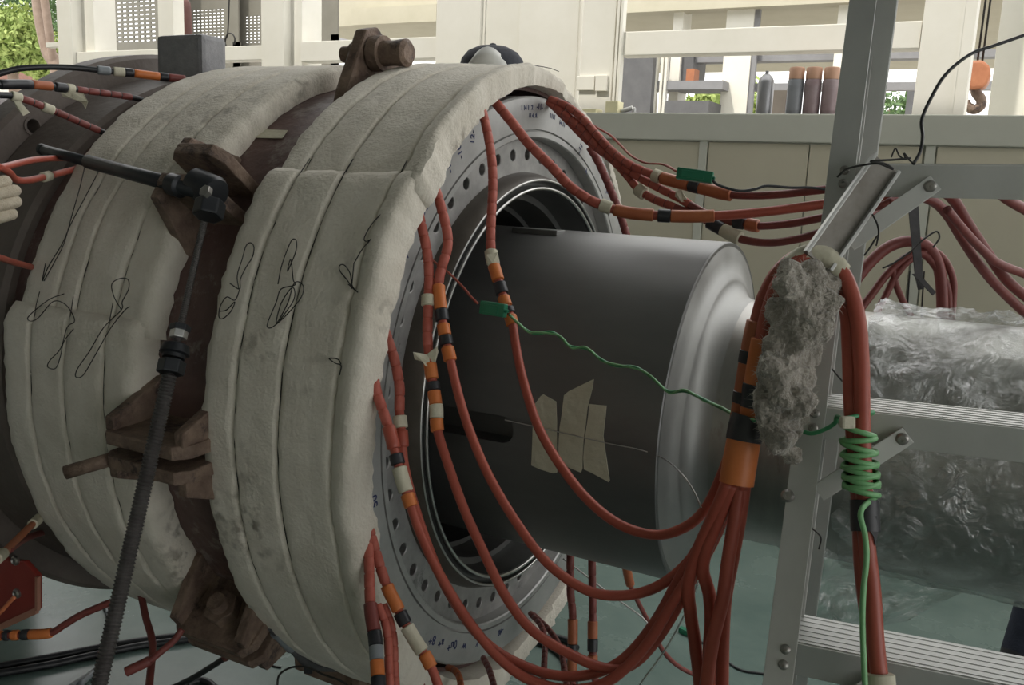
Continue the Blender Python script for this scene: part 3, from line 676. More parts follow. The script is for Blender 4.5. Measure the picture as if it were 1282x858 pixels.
for (x, y) in ((22, 743), (20, 702), (-40, 760)):
    v, f = lathe_gen(atY(x, y, YP-.001), (0, -1, 0), [(-.002, .011), (.004, .011), (.007, .008), (.004, .006)], 18); autosmooth(obj('bolt', v, f, m_rivet, plate))
MB().box((AX.x-2.75, AX.y-.3, .0), (AX.x-2.25, AX.y+.3, AX.z-.622)).out('pad', m_rust, cr, bev=.005)

# ================================================================== TIE ROD, BAR
rod = empty('threaded_rod', (0, 0, 0)); 
P1 = cyl(263, 246, .735); P2 = cyl(214, 462, .775); dr_ = (P2-P1).normalized()
def online(py):                           # point on the rod line seen at row py
    lo, hi = -.3, 2.5
    for _ in range(50):
        m_ = (lo+hi)/2
        if proj(P1+dr_*m_)[1] < py: lo = m_
        else: hi = m_
    return P1+dr_*lo
end = P1+dr_*((0.0-P1.z)/dr_.z)
rod.location = end; tag(rod, 'long dark threaded steel rod with nuts leaning along the casing side', 'threaded rod')
def threaded(a, b, r, pitch, name):
    a, b = Vector(a), Vector(b); L = (b-a).length; n = max(2, int(L/pitch)*2); pts = [a.lerp(b, i/n) for i in range(n+1)]
    v, f = sweep(pts, [r if i % 2 else r*.80 for i in range(n+1)], 14); return obj(name, v, f, m_thread, rod)
q1, q2, q3 = online(262), online(418), online(470)
threaded(q1, q3, .0062, .0035, 'thin_thread')
low = online(905)
threaded(q3, low, .0125, .0056, 'thick_thread')
v, f = sweep([low, end], .0125, 12); obj('plain_end', v, f, m_thread, rod, True)
hexnut(q2, dr_, .0145, .016).out('nut', m_zinc, rod, bev=.0015)
hexnut(online(411), dr_, .017, .010).out('washer_nut', m_black, rod, bev=.0015)
v, f = lathe_gen(online(440), dr_, [(-.014, .012), (-.010, .021), (.004, .024), (.006, .018), (.012, .018)], 20); autosmooth(obj('collar', v, f, m_black, rod))
hexnut(online(460), dr_, .022, .022).out('big_nut', m_black, rod, bev=.002)

bar = empty('socket_bar', cyl(230, 236, .76)); tag(bar, 'black round wrench bar sticking out left above the tie wires', 'wrench bar')
e0 = cp(-.80, 44, .80); e0 = dp(52, 187, depth(cyl(95, 200, .695))-.02); e1 = cyl(250, 240, .755)
mid = e0.lerp(e1, .33)
tubeobj('handle', [e0, mid], .0105, m_black, bar, seg=16, n=2); tubeobj('sleeve', [mid, e1], .0135, m_black, bar, seg=16, n=2)
ax = (e1-e0).normalized()
v, f = lathe_gen(e0, ax, [(-.004, .008), (.0, .0118), (.008, .0118), (.012, .0105)], 16); autosmooth(obj('end_knob', v, f, m_black, bar))
v, f = lathe_gen(e0+ax*(e1-e0).length*.86, ax, [(-.01, .014), (-.006, .020), (.02, .020), (.024, .015)], 18); autosmooth(obj('collar', v, f, m_black, bar))
cx = cyl(258, 236, .745); v, f = lathe_gen(cx, (ax+Vector((0, 0, -.2))).normalized(), [(-.035, .02), (-.03, .026), (.02, .03), (.028, .026), (.03, .016)], 20); autosmooth(obj('socket', v, f, m_black, bar))
hexnut(cyl(262, 262, .75), dr_, .026, .03).out('coupling_nut', m_black, bar, bev=.003)
hexnut(cyl(258, 240, .775), radv(33), .011, .01).out('bolt_head', m_rivet, bar, bev=.001)

# ================================================================== CABLES
class Cable:
    def __init__(s, name, label, pts, d0=None, d1=1.2, r=.0075, m=None, group=None, dx=.05, n=10, cat='cable', pw=1.0, depths=None, seg=10):
        """pts: picture points measured along the cable, depth eased from the flange face to d1"""
        s.r = r; P = [Vector((x, y, 0)) for x, y in pts]
        if d0 is None: d0 = depth(fc(*pts[0], dx))
        L = [0]
        for i in range(1, len(P)): L.append(L[-1]+(P[i]-P[i-1]).length)
        pts3 = []
        for i, p in enumerate(P):
            d = depths[i] if depths else d0+(d1-d0)*(L[i]/L[-1])**pw
            pts3.append(dp(p.x, p.y, d))
        s.path = smooth_path(pts3, n); s.px = [proj(p) for p in s.path]
        s.S = [0]
        for i in range(1, len(s.path)): s.S.append(s.S[-1]+(s.path[i]-s.path[i-1]).length)
        s.root = empty(name, s.path[0]); tag(s.root, label, cat, group)
        tubeobj('tube', s.path, r, m or m_red, s.root, seg=seg, n=0)
    def near(s, q):
        k = min(range(len(s.px)), key=lambda i: (s.px[i][0]-q[0])**2+(s.px[i][1]-q[1])**2); return s.S[k]
    def at(s, l):
        l = max(0, min(s.S[-1], l))
        for i in range(1, len(s.S)):
            if s.S[i] >= l:
                t = (l-s.S[i-1])/max(1e-9, s.S[i]-s.S[i-1]); return s.path[i-1].lerp(s.path[i], t)
        return s.path[-1]
    def seg(s, name, a, b, m, r, ns=6, parent=None, ends=True, sides=12):
        a, b = (s.near(a) if isinstance(a, tuple) else a), (s.near(b) if isinstance(b, tuple) else b)
        if b-a < .002: b = a+.002
        pts = [s.at(a+(b-a)*i/ns) for i in range(ns+1)]
        if ends:
            e = min(.0012, (b-a)*.15); pts = [s.at(a)]+[s.at(a+e)]+pts[1:-1]+[s.at(b-e)]+[s.at(b)]; rr = [r*.86]+[r]*(len(pts)-2)+[r*.86]
        else: rr = r
        v, f = sweep(pts, rr, sides); return autosmooth(obj(name, v, f, m, parent or s.root), 50)
    def beads(s, a, b, r=None, size=.024, m=None):
        a, b = s.near(a), s.near(b); n = max(1, round((b-a)/size)); r = r or s.r*1.12
        for i in range(n):
            s.seg('bead', a+(b-a)*(i+.03)/n, a+(b-a)*(i+.97)/n, m or m_bead, r, 2, sides=9)
    def bands(s, L, r=None):
        for kind, a, b in L:
            m, nm, k = {'o': (m_orange, 'orange_sleeve', 1.42), 'k': (m_tapeblk, 'black_tape_band', 1.5), 'w': (m_masking, 'pale_tape_band', 1.52), 'b': (m_borange, 'brown_sleeve', 1.42), 'r': (m_red, 'red_sleeve', 1.4), 'g': (m_gcable, 'grey_tape_band', 1.45), 'd': (m_dred, 'dark_red_sleeve', 1.42)}[kind]
            s.seg(nm, a, b, m, (r or s.r)*k, 5)
    def rag(s, q, pts, name='torn_tape'):     # torn flap of pale tape: small folded patch
        d = depth(s.at(s.near(q)))-.012
        front = [dp(x, y, d+.004*((i % 3)-1)) for i, (x, y) in enumerate(pts)]
        o = MB().prism(front, FW*.0012).out(name, m_masking, s.root); return o
G1 = 'red heating cables hanging from the drilled ring to the ladder'
DB = 1.20     # distance of the gathered bundle
c1 = Cable('heating_cable', 'red heating cable hanging down in front of the masking tape on the rotor', [(604, 139), (611, 170), (616, 205), (617, 240), (615, 275), (615, 318), (622, 345), (632, 378), (641, 404), (647, 440), (656, 480), (674, 535), (703, 585), (738, 628), (778, 658), (822, 670), (858, 660), (884, 636), (905, 592), (921, 545)], d1=DB, group=G1, dx=.06)
c1.beads((604, 139), (615, 317)); c1.bands([('o', (617, 332), (624, 352)), ('k', (625, 354), (629, 368)), ('o', (630, 370), (634, 384)), ('k', (635, 386), (637, 394)), ('o', (637, 395), (642, 408)), ('w', (615, 314), (617, 331))])
c1.rag((614, 322), [(609, 319), (623, 316), (626, 330), (617, 330), (611, 334)])
c2 = Cable('heating_cable', 'red heating cable with three orange and two black bands beside the rotor slot', [(533, 221), (545, 238), (553, 262), (560, 292), (560, 312), (552, 338), (549, 360), (553, 395), (559, 430), (564, 452), (575, 498), (590, 545), (613, 598), (647, 655), (686, 706), (734, 739), (776, 746), (816, 738), (852, 714), (884, 674), (910, 620), (925, 570)], d1=DB-.01, group=G1)
c2.beads((533, 221), (549, 356)); c2.bands([('o', (549, 357), (556, 388)), ('k', (556, 389), (559, 403)), ('o', (559, 404), (561, 420)), ('k', (561, 421), (563, 433)), ('o', (563, 434), (565, 452))])
c3 = Cable('heating_cable', 'red heating cable with a torn white tape flap above its orange sleeve', [(521, 248), (527, 280), (534, 312), (537, 345), (536, 380), (535, 415), (536, 437), (541, 475), (546, 510), (548, 540), (563, 588), (580, 635), (600, 680), (632, 745), (667, 790), (715, 820), (762, 838), (795, 830), (829, 792), (864, 730), (896, 672), (920, 606)], d1=DB-.02, group=G1)
c3.beads((521, 248), (535, 435)); c3.bands([('w', (537, 370), (537, 385)), ('o', (539, 457), (542, 476)), ('k', (542, 477), (543, 489)), ('o', (543, 490), (545, 506)), ('w', (545, 508), (547, 524)), ('o', (547, 525), (549, 541))])
c3.rag((536, 447), [(517, 441), (524, 442), (534, 444), (547, 434), (549, 440), (544, 458), (533, 459), (529, 453), (519, 450)])
c4 = Cable('heating_cable', 'red heating cable starting at the blanket edge with a short white tape band', [(469, 393), (480, 410), (488, 432), (495, 455), (500, 485), (500, 515), (503, 545), (505, 575), (511, 605), (521, 640), (538, 690), (558, 735), (585, 778), (612, 808), (645, 829), (690, 845), (738, 845), (780, 826), (818, 782), (852, 722), (888, 662), (915, 604)], d1=DB, group=G1, dx=.035)
c4.beads((469, 393), (500, 516)); c4.bands([('w', (500, 520), (501, 537)), ('r', (501, 540), (504, 560))])
c5 = Cable('heating_cable', 'red heating cable running beside the blanket with a long white taped sleeve', [(470, 424), (468, 455), (470, 485), (478, 510), (488, 540), (496, 572), (505, 605), (514, 632), (524, 662), (543, 705), (567, 748), (594, 788), (625, 824), (660, 850), (710, 864), (760, 854), (806, 812), (845, 750), (880, 690), (910, 600)], d1=DB-.03, group=G1, dx=.062)
c5.beads((470, 424), (485, 530)); c5.bands([('r', (485, 533), (494, 563)), ('k', (495, 570), (500, 582)), ('w', (500, 584), (513, 615)), ('o', (514, 617), (520, 634))])
c6 = Cable('heating_cable', 'red heating cable with bright orange and khaki sleeves low on the ring', [(454, 612), (458, 640), (464, 668), (473, 700), (484, 733), (497, 760), (508, 782), (522, 806), (536, 828), (548, 858), (556, 900)], d1=1.38, group='red heating cables hanging off the lower blanket edge')
c6.beads((454, 612), (483, 731)); c6.bands([('o', (484, 734), (501, 764)), ('k', (502, 767), (510, 781)), ('w', (511, 784), (530, 815)), ('o', (531, 817), (541, 836))])
c7 = Cable('heating_cable', 'dark red heating cable with black and grey bands hanging straight down the blanket edge', [(456, 630), (460, 665), (462, 700), (463, 740), (465, 770), (470, 800), (472, 830), (474, 860), (476, 900)], d1=1.3, group='red heating cables hanging off the lower blanket edge', m=m_bead)
c7.beads((456, 630), (463, 755)); c7.bands([('d', (464, 757), (469, 790)), ('k', (469, 792), (471, 808)), ('g', (471, 809), (472, 826)), ('o', (472, 828), (473, 846)), ('k', (473, 848), (475, 875))])
for k, off in enumerate((0, 7)):
    c = Cable('heating_cable', ('beaded red cable tucked behind the blanket lip', 'beaded red cable on the inside of the blanket lip')[k], [(473+off, 757), (482+off, 780), (486+off, 805), (487+off, 835), (489+off, 870)], d1=1.36+k*.03, d0=1.4+k*.03, r=.006); c.beads((473+off, 757), (489+off, 868))
# cables leaving under the ring
for k, (P, lab) in enumerate((([(512, 832), (520, 845), (528, 858), (532, 880)], 'beaded red cable dropping below the ring beside the orange sleeve'), ([(560, 836), (570, 840), (576, 852), (578, 875)], 'brown beaded cable bent over the white blanket under the ring'), ([(605, 824), (612, 838), (618, 858), (622, 880)], 'red brown beaded cable crossing the white blanket edge'), ([(664, 768), (678, 785), (682, 810), (680, 858), (680, 880)], 'thin red cable dropping behind the big red loops'), ([(668, 770), (690, 792), (702, 815), (708, 850), (712, 880)], 'thin red cable with a pale core leaving the blanket corner'))):
    c = Cable('heating_cable', lab, P, d1=1.7, r=.006, m=m_dred); c.beads(P[0], P[-1], m=m_dred if k != 1 else m_borange)
# hanging far cables
for k, (P, b, lab) in enumerate((([(714, 694), (714, 740), (717, 775), (716, 858), (715, 900)], [('b', (716, 778), (717, 803)), ('k', (717, 804), (717, 814)), ('b', (717, 815), (716, 840))], 'brown red cable hanging behind the loops with one black band'),
                            ([(741, 698), (742, 760), (742, 800), (743, 840), (752, 875)], [('b', (742, 776), (742, 799)), ('k', (742, 800), (742, 818)), ('b', (742, 819), (743, 832))], 'brown red cable hanging behind the loops with a long black band'))):
    c = Cable('heating_cable', lab, P, d0=2.15, d1=2.1, r=.0085, m=m_dred, group='brown red cables hanging behind the rotor'); c.beads(P[0], P[-2], m=m_dred, size=.04); c.bands(b)
c = Cable('heating_cable', 'thin dark red lead slanting down to the floor behind the loops', [(783, 705), (790, 735), (802, 760), (815, 785), (830, 815), (850, 835), (880, 850), (900, 858)], d0=2.15, d1=2.4, r=.006, m=m_dred); c.seg('sleeve', (783, 708), (788, 732), m_borange, .011)
tag(tubeobj('thin_wire', [dp(x, y, 2.2) for x, y in [(705, 700), (735, 722), (765, 745), (800, 770), (812, 782)]], .0022, m_steelwire, seg=6), 'pale thin wire slanting behind the red loops', 'wire')
tag(tubeobj('thin_wire', [dp(x, y, d) for x, y, d in [(874, 730, 1.6), (858, 768, 1.7), (832, 815, 1.85), (805, 852, 2.0), (790, 875, 2.1)]], .0022, m_steelwire, seg=6), 'straight grey wire slanting to the floor below the bundle', 'wire')

# upper right cables crossing to the ladder
G2 = 'red cables running from the ring top to the ladder'
c9 = Cable('heating_cable', 'red beaded cable crossing the ring face to an orange sleeve before the wall', [(620, 128), (640, 152), (662, 180), (690, 208), (712, 232), (738, 250), (757, 258), (775, 264), (800, 268), (850, 271), (900, 270), (960, 265), (1038, 255), (1085, 250), (1150, 241), (1200, 236), (1244, 235)], d1=1.5, r=.0085, dx=.045, group=G2)
c9.beads((620, 128), (752, 257)); c9.bands([('w', (752, 257), (766, 262)), ('b', (768, 263), (820, 270)), ('k', (822, 270), (837, 271)), ('b', (839, 271), (893, 271))], .008)
d1 = Cable('heating_cable', 'topmost red beaded cable of the bunch ending in a brown sleeve by the plug', [(688, 124), (708, 132), (728, 147), (748, 170), (770, 193), (790, 207), (818, 219), (840, 226), (880, 236), (916, 244), (970, 244), (1038, 237), (1090, 236)], d1=1.5, r=.0074, dx=.045, group=G2, m=m_dred)
d1.beads((688, 124), (817, 218)); d1.bands([('w', (817, 218), (826, 222)), ('b', (828, 223), (862, 231)), ('k', (864, 232), (874, 235)), ('b', (876, 235), (916, 244))], .0085)
d2 = Cable('heating_cable', 'red beaded cable with a torn white flap in the middle of the bunch', [(686, 127), (706, 142), (728, 160), (752, 186), (776, 206), (800, 222), (830, 238), (852, 249), (868, 259), (900, 275), (930, 279), (950, 283), (990, 280), (1032, 272), (1115, 255)], d1=1.5, r=.0074, dx=.04, group=G2, m=m_dred)
d2.beads((686, 127), (865, 256)); d2.bands([('k', (918, 277), (932, 280)), ('b', (934, 280), (950, 283))], .0085)
d2.rag((852, 247), [(846, 240), (852, 236), (858, 245), (862, 253), (853, 253), (845, 246)])
d3 = Cable('heating_cable', 'red beaded lowest cable of the bunch with khaki sleeve sagging before the wall', [(690, 130), (712, 152), (738, 178), (765, 199), (785, 220), (800, 238), (820, 250), (846, 260), (878, 273), (902, 286), (930, 300), (965, 304), (1000, 299), (1028, 291), (1060, 282)], d1=1.52, r=.0074, dx=.035, group=G2, m=m_dred)
d3.beads((690, 130), (846, 260)); d3.bands([('w', (799, 235), (807, 242)), ('k', (888, 278), (904, 287)), ('w', (905, 288), (928, 299))], .0085)
d5 = Cable('heating_cable', 'red beaded cable following the right edge of the ring down behind the rotor', [(738, 184), (750, 205), (762, 232), (774, 262), (783, 290), (788, 310)], d1=2.15, r=.0085, dx=.05, m=m_dred); d5.beads((738, 184), (788, 308), m=m_dred)

# the gathered bundle: up through taped sleeves, over the hook and down the ladder
GB = 'red cables bundled over the ladder hook'
ba = Cable('cable_bundle_lead', 'red cable rising behind the grey wool through an orange banded sleeve', [(912, 610), (921, 560), (929, 510), (937, 460), (944, 420), (950, 395), (958, 370), (975, 340), (1000, 321), (1025, 322), (1045, 343), (1060, 385), (1064, 440), (1066, 500), (1069, 545), (1074, 600), (1077, 650), (1079, 700), (1084, 750), (1092, 800), (1098, 860)], d0=1.17, d1=1.0, r=.0095, group=GB)
ba.bands([('b', (926, 530), (945, 400)), ], .0095); ba.seg('black_tape_band', (930, 505), (933, 488), m_tapeblk, .0145); ba.seg('black_tape_band', (938, 456), (941, 437), m_tapeblk, .0145)
bb_ = Cable('cable_bundle_lead', 'red cable looping over the hook to the right of its neighbour', [(928, 612), (934, 565), (940, 515), (947, 465), (955, 420), (962, 390), (975, 355), (995, 330), (1020, 318), (1042, 328), (1060, 352), (1073, 395), (1078, 450), (1079, 510), (1080, 560), (1082, 610), (1083, 650), (1086, 690), (1092, 740), (1096, 800), (1102, 860), (1103, 900)], d0=1.15, d1=.985, r=.0095, group=GB)
bb_.bands([('o', (936, 550), (953, 425))], .0095); bb_.seg('black_tape_band', (941, 512), (945, 480), m_tapeblk, .0146)
v, f = sweep([dp(x, y, 1.135) for x, y in [(922, 606), (926, 580), (931, 552)]], [.0215, .0215, .021], 18); obj('x', v, f, m_orange, bb_.root); o = bb_.root.children[-1]; o.name = 'orange_wrap'; autosmooth(o)
v, f = sweep([dp(x, y, 1.135) for x, y in [(931, 552), (934, 535), (938, 522)]], [.0225, .0225, .022], 18); o = autosmooth(obj('black_wrap', v, f, m_tapeblk, bb_.root))
v, f = sweep(smooth_path([dp(x, y, d) for x, y, d in [(990, 334, 1.105), (1005, 322, 1.10), (1022, 319, 1.095), (1040, 327, 1.09), (1053, 342, 1.09)]], 5), .0135, 12); o = autosmooth(obj('pale_tape_wrap', v, f, m_masking, bb_.root))
v, f = sweep([bb_.at(bb_.near((1079, 626))), bb_.at(bb_.near((1083, 645))), bb_.at(bb_.near((1086, 664)))], .0165, 14); o = autosmooth(obj('black_wrap', v, f, m_tapeblk, bb_.root))
MB().prism([dp(x, y, 1.015) for x, y in [(1090, 648), (1098, 646), (1100, 666), (1096, 684), (1094, 672), (1089, 664)]], FW*.002).out('tape_flap', m_tapeblk, bb_.root)
bb_.seg('pale_tape_band', (1100, 846), (1102, 862), m_masking, .0165); 
# more red leads dropping out of the orange wrap
for k, (P, lab) in enumerate((([(926, 606), (920, 650), (912, 700), (905, 750), (893, 800), (884, 858), (880, 900)], 'thick red lead dropping straight from the orange wrap'),
                              ([(932, 606), (926, 650), (917, 700), (908, 750), (905, 800), (904, 858), (903, 900)], 'red lead dropping beside the ladder rail below the orange wrap'),
                              ([(918, 606), (900, 650), (884, 690), (880, 715), (888, 745), (890, 780), (888, 820), (890, 870)], 'wavy red lead curling below the orange wrap'),
                              ([(912, 604), (892, 650), (874, 690), (862, 730), (864, 765), (870, 805), (876, 858), (878, 900)], 'red lead curling out leftmost below the orange wrap'))):
    Cable('bundle_lead', lab, P, d0=1.15, d1=1.18+.03*k, r=.0088, group='red leads dropping out of the orange wrap')

# green thermocouple plugs and wires
def plug(c, ax, up, L, w, h, label, m=m_green):
    root = empty('green_plug', c); tag(root, label, 'connector'); ax = ax.normalized(); up = (up-ax*up.dot(ax)).normalized(); sd_ = ax.cross(up)
    MB().obox(c, ax*L/2, up*h/2, sd_*w/2).out('body', m, root, bev=.0015)
    MB().obox(c-ax*L*.05+sd_*w*.5, ax*L*.32, up*h*.3, sd_*.0015).out('face_plate', m, root, bev=.0006)
    MB().obox(c-ax*L*.05-sd_*w*.5, ax*L*.32, up*h*.3, sd_*.0015).out('face_plate', m, root, bev=.0006)
    for s in (-1, 1):
        v, f = lathe_gen(c+ax*L*.5+sd_*w*.22*s, ax, [(-.001, .0028), (.0035, .0028), (.0035, .0017), (.0002, .0017)], 12); autosmooth(obj('socket', v, f, m, root))
    return root
gd = 1.47
ga, gb = dp(600, 384, gd+.02), dp(636, 390, gd-.01)
plug((ga+gb)/2, gb-ga, UP, .048, .012, .022, 'green plug hanging on a thin lead in front of the rotor')
tag(tubeobj('thin_lead', [fc(x, y, .07) if i == 0 else dp(x, y, 1.6-.02*i) for i, (x, y) in enumerate([(500, 297), (516, 305), (540, 325), (562, 342), (580, 360), (590, 372), (598, 380)])], .0021, m_bead, seg=6), 'thin pinkish lead from the ring to the green plug', 'wire')
gw = empty('green_wire', dp(640, 398, gd)); tag(gw, 'long green twisted wire from the plug across the rotor to the cable bundle', 'wire')
gp = [(638, 394, 1.46), (648, 404, 1.45), (660, 414, 1.44), (672, 418, 1.43), (690, 416, 1.42), (704, 424, 1.41), (714, 434, 1.40), (735, 437, 1.39), (752, 450, 1.37), (770, 458, 1.35), (795, 460, 1.33), (815, 472, 1.31), (836, 490, 1.29), (858, 490, 1.26), (880, 500, 1.23), (905, 512, 1.19), (925, 522, 1.15), (945, 527, 1.11)]
tubeobj('strand', [dp(*q) for q in gp], .0024, m_gwire, gw, seg=7)
tubeobj('strand', [dp(x+1.5*(-1)**i, y+2*(-1)**i, d-.003) for i, (x, y, d) in enumerate(gp)], .0016, m_gwirel, gw, seg=6)
gq = [(1000, 538, 1.09), (1015, 543, 1.08), (1032, 538, 1.07), (1045, 530, 1.06), (1048, 522, 1.05), (1058, 524, 1.04)]
# coil round the two cables
n = 11; cc = []
for i in range(n*12+1):
    t = i/(n*12); a = 2*pi*i/12
    s_ = bb_.near((1079, 520))+(bb_.near((1083, 613))-bb_.near((1079, 520)))*t**.62
    c0 = bb_.at(s_).lerp(ba.at(ba.near((1067, 522))+(ba.near((1075, 615))-ba.near((1067, 522)))*t**.62), .5)
    cc.append(c0+RT*.0185*cos(a)+FW*.0185*sin(a)+UP*.006*sin(a*.5+1))
tubeobj('tail', [dp(*q) for q in gq]+[cc[0]], .0027, m_gwire, gw, seg=7)
v, f = sweep(smooth_path(cc, 2), .0034, 8); obj('coil', v, f, m_gwirel, gw, True)
tubeobj('lower_run', [cc[-1], dp(1078, 640, 1.0), dp(1083, 670, 1.0), dp(1085, 700, .998), dp(1081, 740, .992), dp(1080, 790, .985), dp(1084, 880, .975)], .0032, m_gwirel, gw, seg=8)
q = dp(1061, 529, 1.035); MB().obox(q, RT*.008, UP*.007, FW*.006).out('pale_tape_knot', m_masking, gw, bev=.003)
ga, gb = dp(848, 217, 1.56), dp(892, 223, 1.54)
plug((ga+gb)/2, gb-ga, UP, .062, .014, .020, 'green plug lying on the brown sleeves in front of the wall')
tag(tubeobj('thin_lead', [dp(x, y, 1.95-.05*i) for i, (x, y) in enumerate([(728, 148), (748, 160), (765, 170), (778, 183), (790, 195), (808, 204), (830, 206), (848, 215)])], .0022, m_bead, seg=6), 'thin brown lead to the green plug in front of the wall', 'wire')
tag(tubeobj('thin_lead', [dp(x, y, 1.53) for x, y in [(892, 226), (900, 232), (925, 239), (945, 237), (960, 233), (990, 235), (1015, 235), (1040, 238)]], .0026, m_bcable, seg=6), 'thin dark wire leaving the upper green plug toward the ladder', 'wire')
fz = .012
plug(atZ(860, 792, .011), atZ(872, 798, .011)-atZ(848, 787, .011), Vector((0, 0, 1)), .06, .02, .02, 'green plug lying on the green floor behind the red leads')
tag(tubeobj('floor_wire', [atZ(x, y, .004) for x, y in [(872, 800), (895, 815), (912, 830), (930, 840), (960, 845), (1000, 858)]], .004, m_bcable, seg=6), 'thin dark green wire on the floor running from a plug to the ladder', 'wire')

# ================================================================== LEFT SIDE CABLES
def leftcable(lab, P, d0, d1, r, m, bands=(), beads=None, group=None):
    c = Cable('heater_lead', lab, P, d0=d0, d1=d1, r=r, m=m, group=group)
    if beads: c.beads(*beads, m=m_dred)
    c.bands(bands, r); return c
c = leftcable('black cable ending in a grey and orange joint on top of the casing', [(-20, 97), (0, 92), (25, 86), (60, 84), (95, 85), (125, 88), (160, 91), (200, 96), (235, 100), (262, 106)], 1.85, 2.12, .0065, m_bcable, [('g', (122, 88), (140, 90)), ('w', (141, 90), (158, 91)), ('k', (158, 91), (168, 92)), ('o', (169, 92), (200, 96)), ('k', (201, 96), (210, 97)), ('d', (211, 97), (232, 100))])
c = leftcable('dark cable with brown sleeve and red beads ending under the rear blanket', [(-20, 106), (0, 106), (40, 106), (80, 110), (110, 114), (140, 118), (165, 122), (178, 125)], 1.75, depth(cyl(178, 125, .66)), .0065, m_bcable, [('k', (0, 106), (38, 106)), ('b', (40, 106), (64, 108)), ('k', (68, 109), (82, 111)), ('w', (83, 111), (94, 112))], ((95, 112), (165, 122)))
c.rag((92, 116), [(76, 116), (88, 114), (104, 117), (110, 127), (107, 136), (103, 129), (94, 125), (78, 121)])
c = leftcable('red beaded cable with two white tape flaps running down to the rear blanket', [(-20, 116), (0, 119), (14, 120), (35, 126), (55, 134), (75, 142), (100, 153), (125, 164), (138, 170)], 1.7, depth(cyl(138, 170, .66)), .0065, m_bcable, [('w', (14, 120), (26, 123)), ('w', (54, 133), (66, 138))], ((27, 123), (125, 164)))
c.rag((20, 130), [(17, 126), (25, 127), (37, 141), (29, 145), (20, 134)])
leftcable('orange red lead looping out beside the gloved hand', [(-10, 212), (10, 208), (30, 203), (55, 199), (102, 197)], 1.5, depth(cyl(102, 197, .67)), .006, m_red)
c = leftcable('orange red lead with a white dot band under the black bar', [(-10, 205), (10, 215), (20, 225), (35, 226), (58, 221), (75, 217), (98, 211)], 1.5, depth(cyl(98, 211, .67)), .0065, m_red, [('w', (53, 222), (61, 221))])
leftcable('short orange lead end at the picture edge beside the rear blanket', [(-20, 318), (0, 323), (15, 328), (45, 336)], 1.5, depth(cyl(45, 336, .67)), .006, m_red)
leftcable('orange brown lead with white tape near the red plate', [(-10, 705), (5, 692), (20, 677), (35, 662), (48, 650), (57, 638)], 1.5, depth(cyl(57, 638, .66)), .007, m_borange, [('w', (41, 657), (49, 648)), ('w', (-5, 702), (4, 694))])
leftcable('dark red lead lying under the casing behind the red plate', [(10, 690), (30, 676), (50, 668), (64, 666)], 1.62, depth(cyl(64, 666, .64))+.03, .007, m_dred)
leftcable('thin orange lead drooping across the red plate', [(-5, 772), (5, 762), (12, 754), (18, 748)], 1.25, 1.25, .003, m_borange)
leftcable('orange taped joint lying left on the floor with two black bands', [(-20, 796), (0, 796), (30, 795), (62, 793), (80, 783), (100, 771), (125, 760), (150, 750)], 1.75, 1.75, .007, m_dred, [('o', (-10, 796), (3, 796)), ('k', (4, 796), (12, 796)), ('o', (13, 796), (25, 795)), ('k', (26, 795), (36, 795)), ('o', (37, 795), (63, 792))])
leftcable('dark red cable hanging straight from the rear blanket bottom', [(176, 742), (183, 775), (189, 795), (191, 815), (187, 858), (185, 900)], depth(cyl(177, 735, .68)), 1.7, .0075, m_dred)
c = leftcable('dark red cable with a thick end bending left over the floor', [(157, 842), (172, 835), (188, 827), (203, 815), (218, 802), (228, 788)], 1.68, 1.72, .0065, m_dred, [('d', (157, 842), (188, 827))])
c = leftcable('dark red cable turning into a black floor lead under the blanket', [(322, 778), (308, 800), (295, 812), (280, 825), (260, 838), (240, 850), (215, 862)], depth(cyl(320, 765, .68)), 1.95, .0062, m_bcable, [('d', (316, 789), (306, 803)), ('d', (304, 805), (282, 823))])
c = leftcable('grey brown lead with a clip under the wide blanket', [(338, 784), (360, 806), (375, 822), (386, 832), (405, 836), (430, 836), (450, 834)], depth(cyl(345, 775, .68)), 1.95, .0085, m_strap, [('g', (345, 793), (365, 812))])
MB().obox(dp(386, 833, 1.86), RT*.008, UP*.016, FW*.006).out('clip', m_black, c.root)
tag(tubeobj('loose_wire', [dp(x, y, 1.8) for x, y in [(347, 860), (350, 845), (365, 836), (385, 836), (405, 845), (425, 852), (440, 862)]], .0022, m_wire, seg=6), 'loose dark wire curling below the wide blanket', 'wire')
tag(tubeobj('floor_wire', [atZ(x, y, .003) for x, y in [(318, 816), (312, 824), (316, 829), (330, 830), (345, 835), (352, 836)]], .003, m_wire, seg=5), 'thin curled wire scrap on the bright floor', 'wire')
# black and grey cables on the floor
for k, (P, r, m, lab) in enumerate((([(-40, 842), (20, 831), (70, 822), (120, 812), (180, 802), (240, 794), (300, 782), (400, 770)], .012, m_bcable, 'upper black cable lying across the floor under the casing'),
                                   ([(-40, 850), (20, 840), (70, 831), (120, 820), (180, 808), (240, 800), (300, 790), (400, 778)], .012, m_bcable, 'lower black cable lying across the floor under the casing'),
                                   ([(100, 858), (125, 835), (140, 815), (145, 795), (140, 775), (135, 760)], .009, m_gcable, 'grey cable curving on the floor behind the threaded rod'),
                                   ([(85, 862), (118, 840), (134, 820), (139, 800), (137, 775), (130, 755)], .008, m_gcable, 'second grey cable curving on the floor behind the threaded rod'),
                                   ([(600, 820), (655, 805), (690, 798), (712, 803), (722, 812)], .012, m_bcable, 'black cable on the floor behind the hanging red cables'),
                                   ([(590, 800), (640, 796), (680, 806), (700, 818), (716, 840), (722, 870)], .011, m_bcable, 'second black cable on the floor under the ring corner'),
                                   ([(235, 858), (250, 852), (262, 855), (270, 862)], .01, m_bcable, 'short black cable bend on the bright floor'))):
    tag(tubeobj('floor_cable', [atZ(x, y, r) for x, y in P], r, m, seg=10), lab, 'cable')

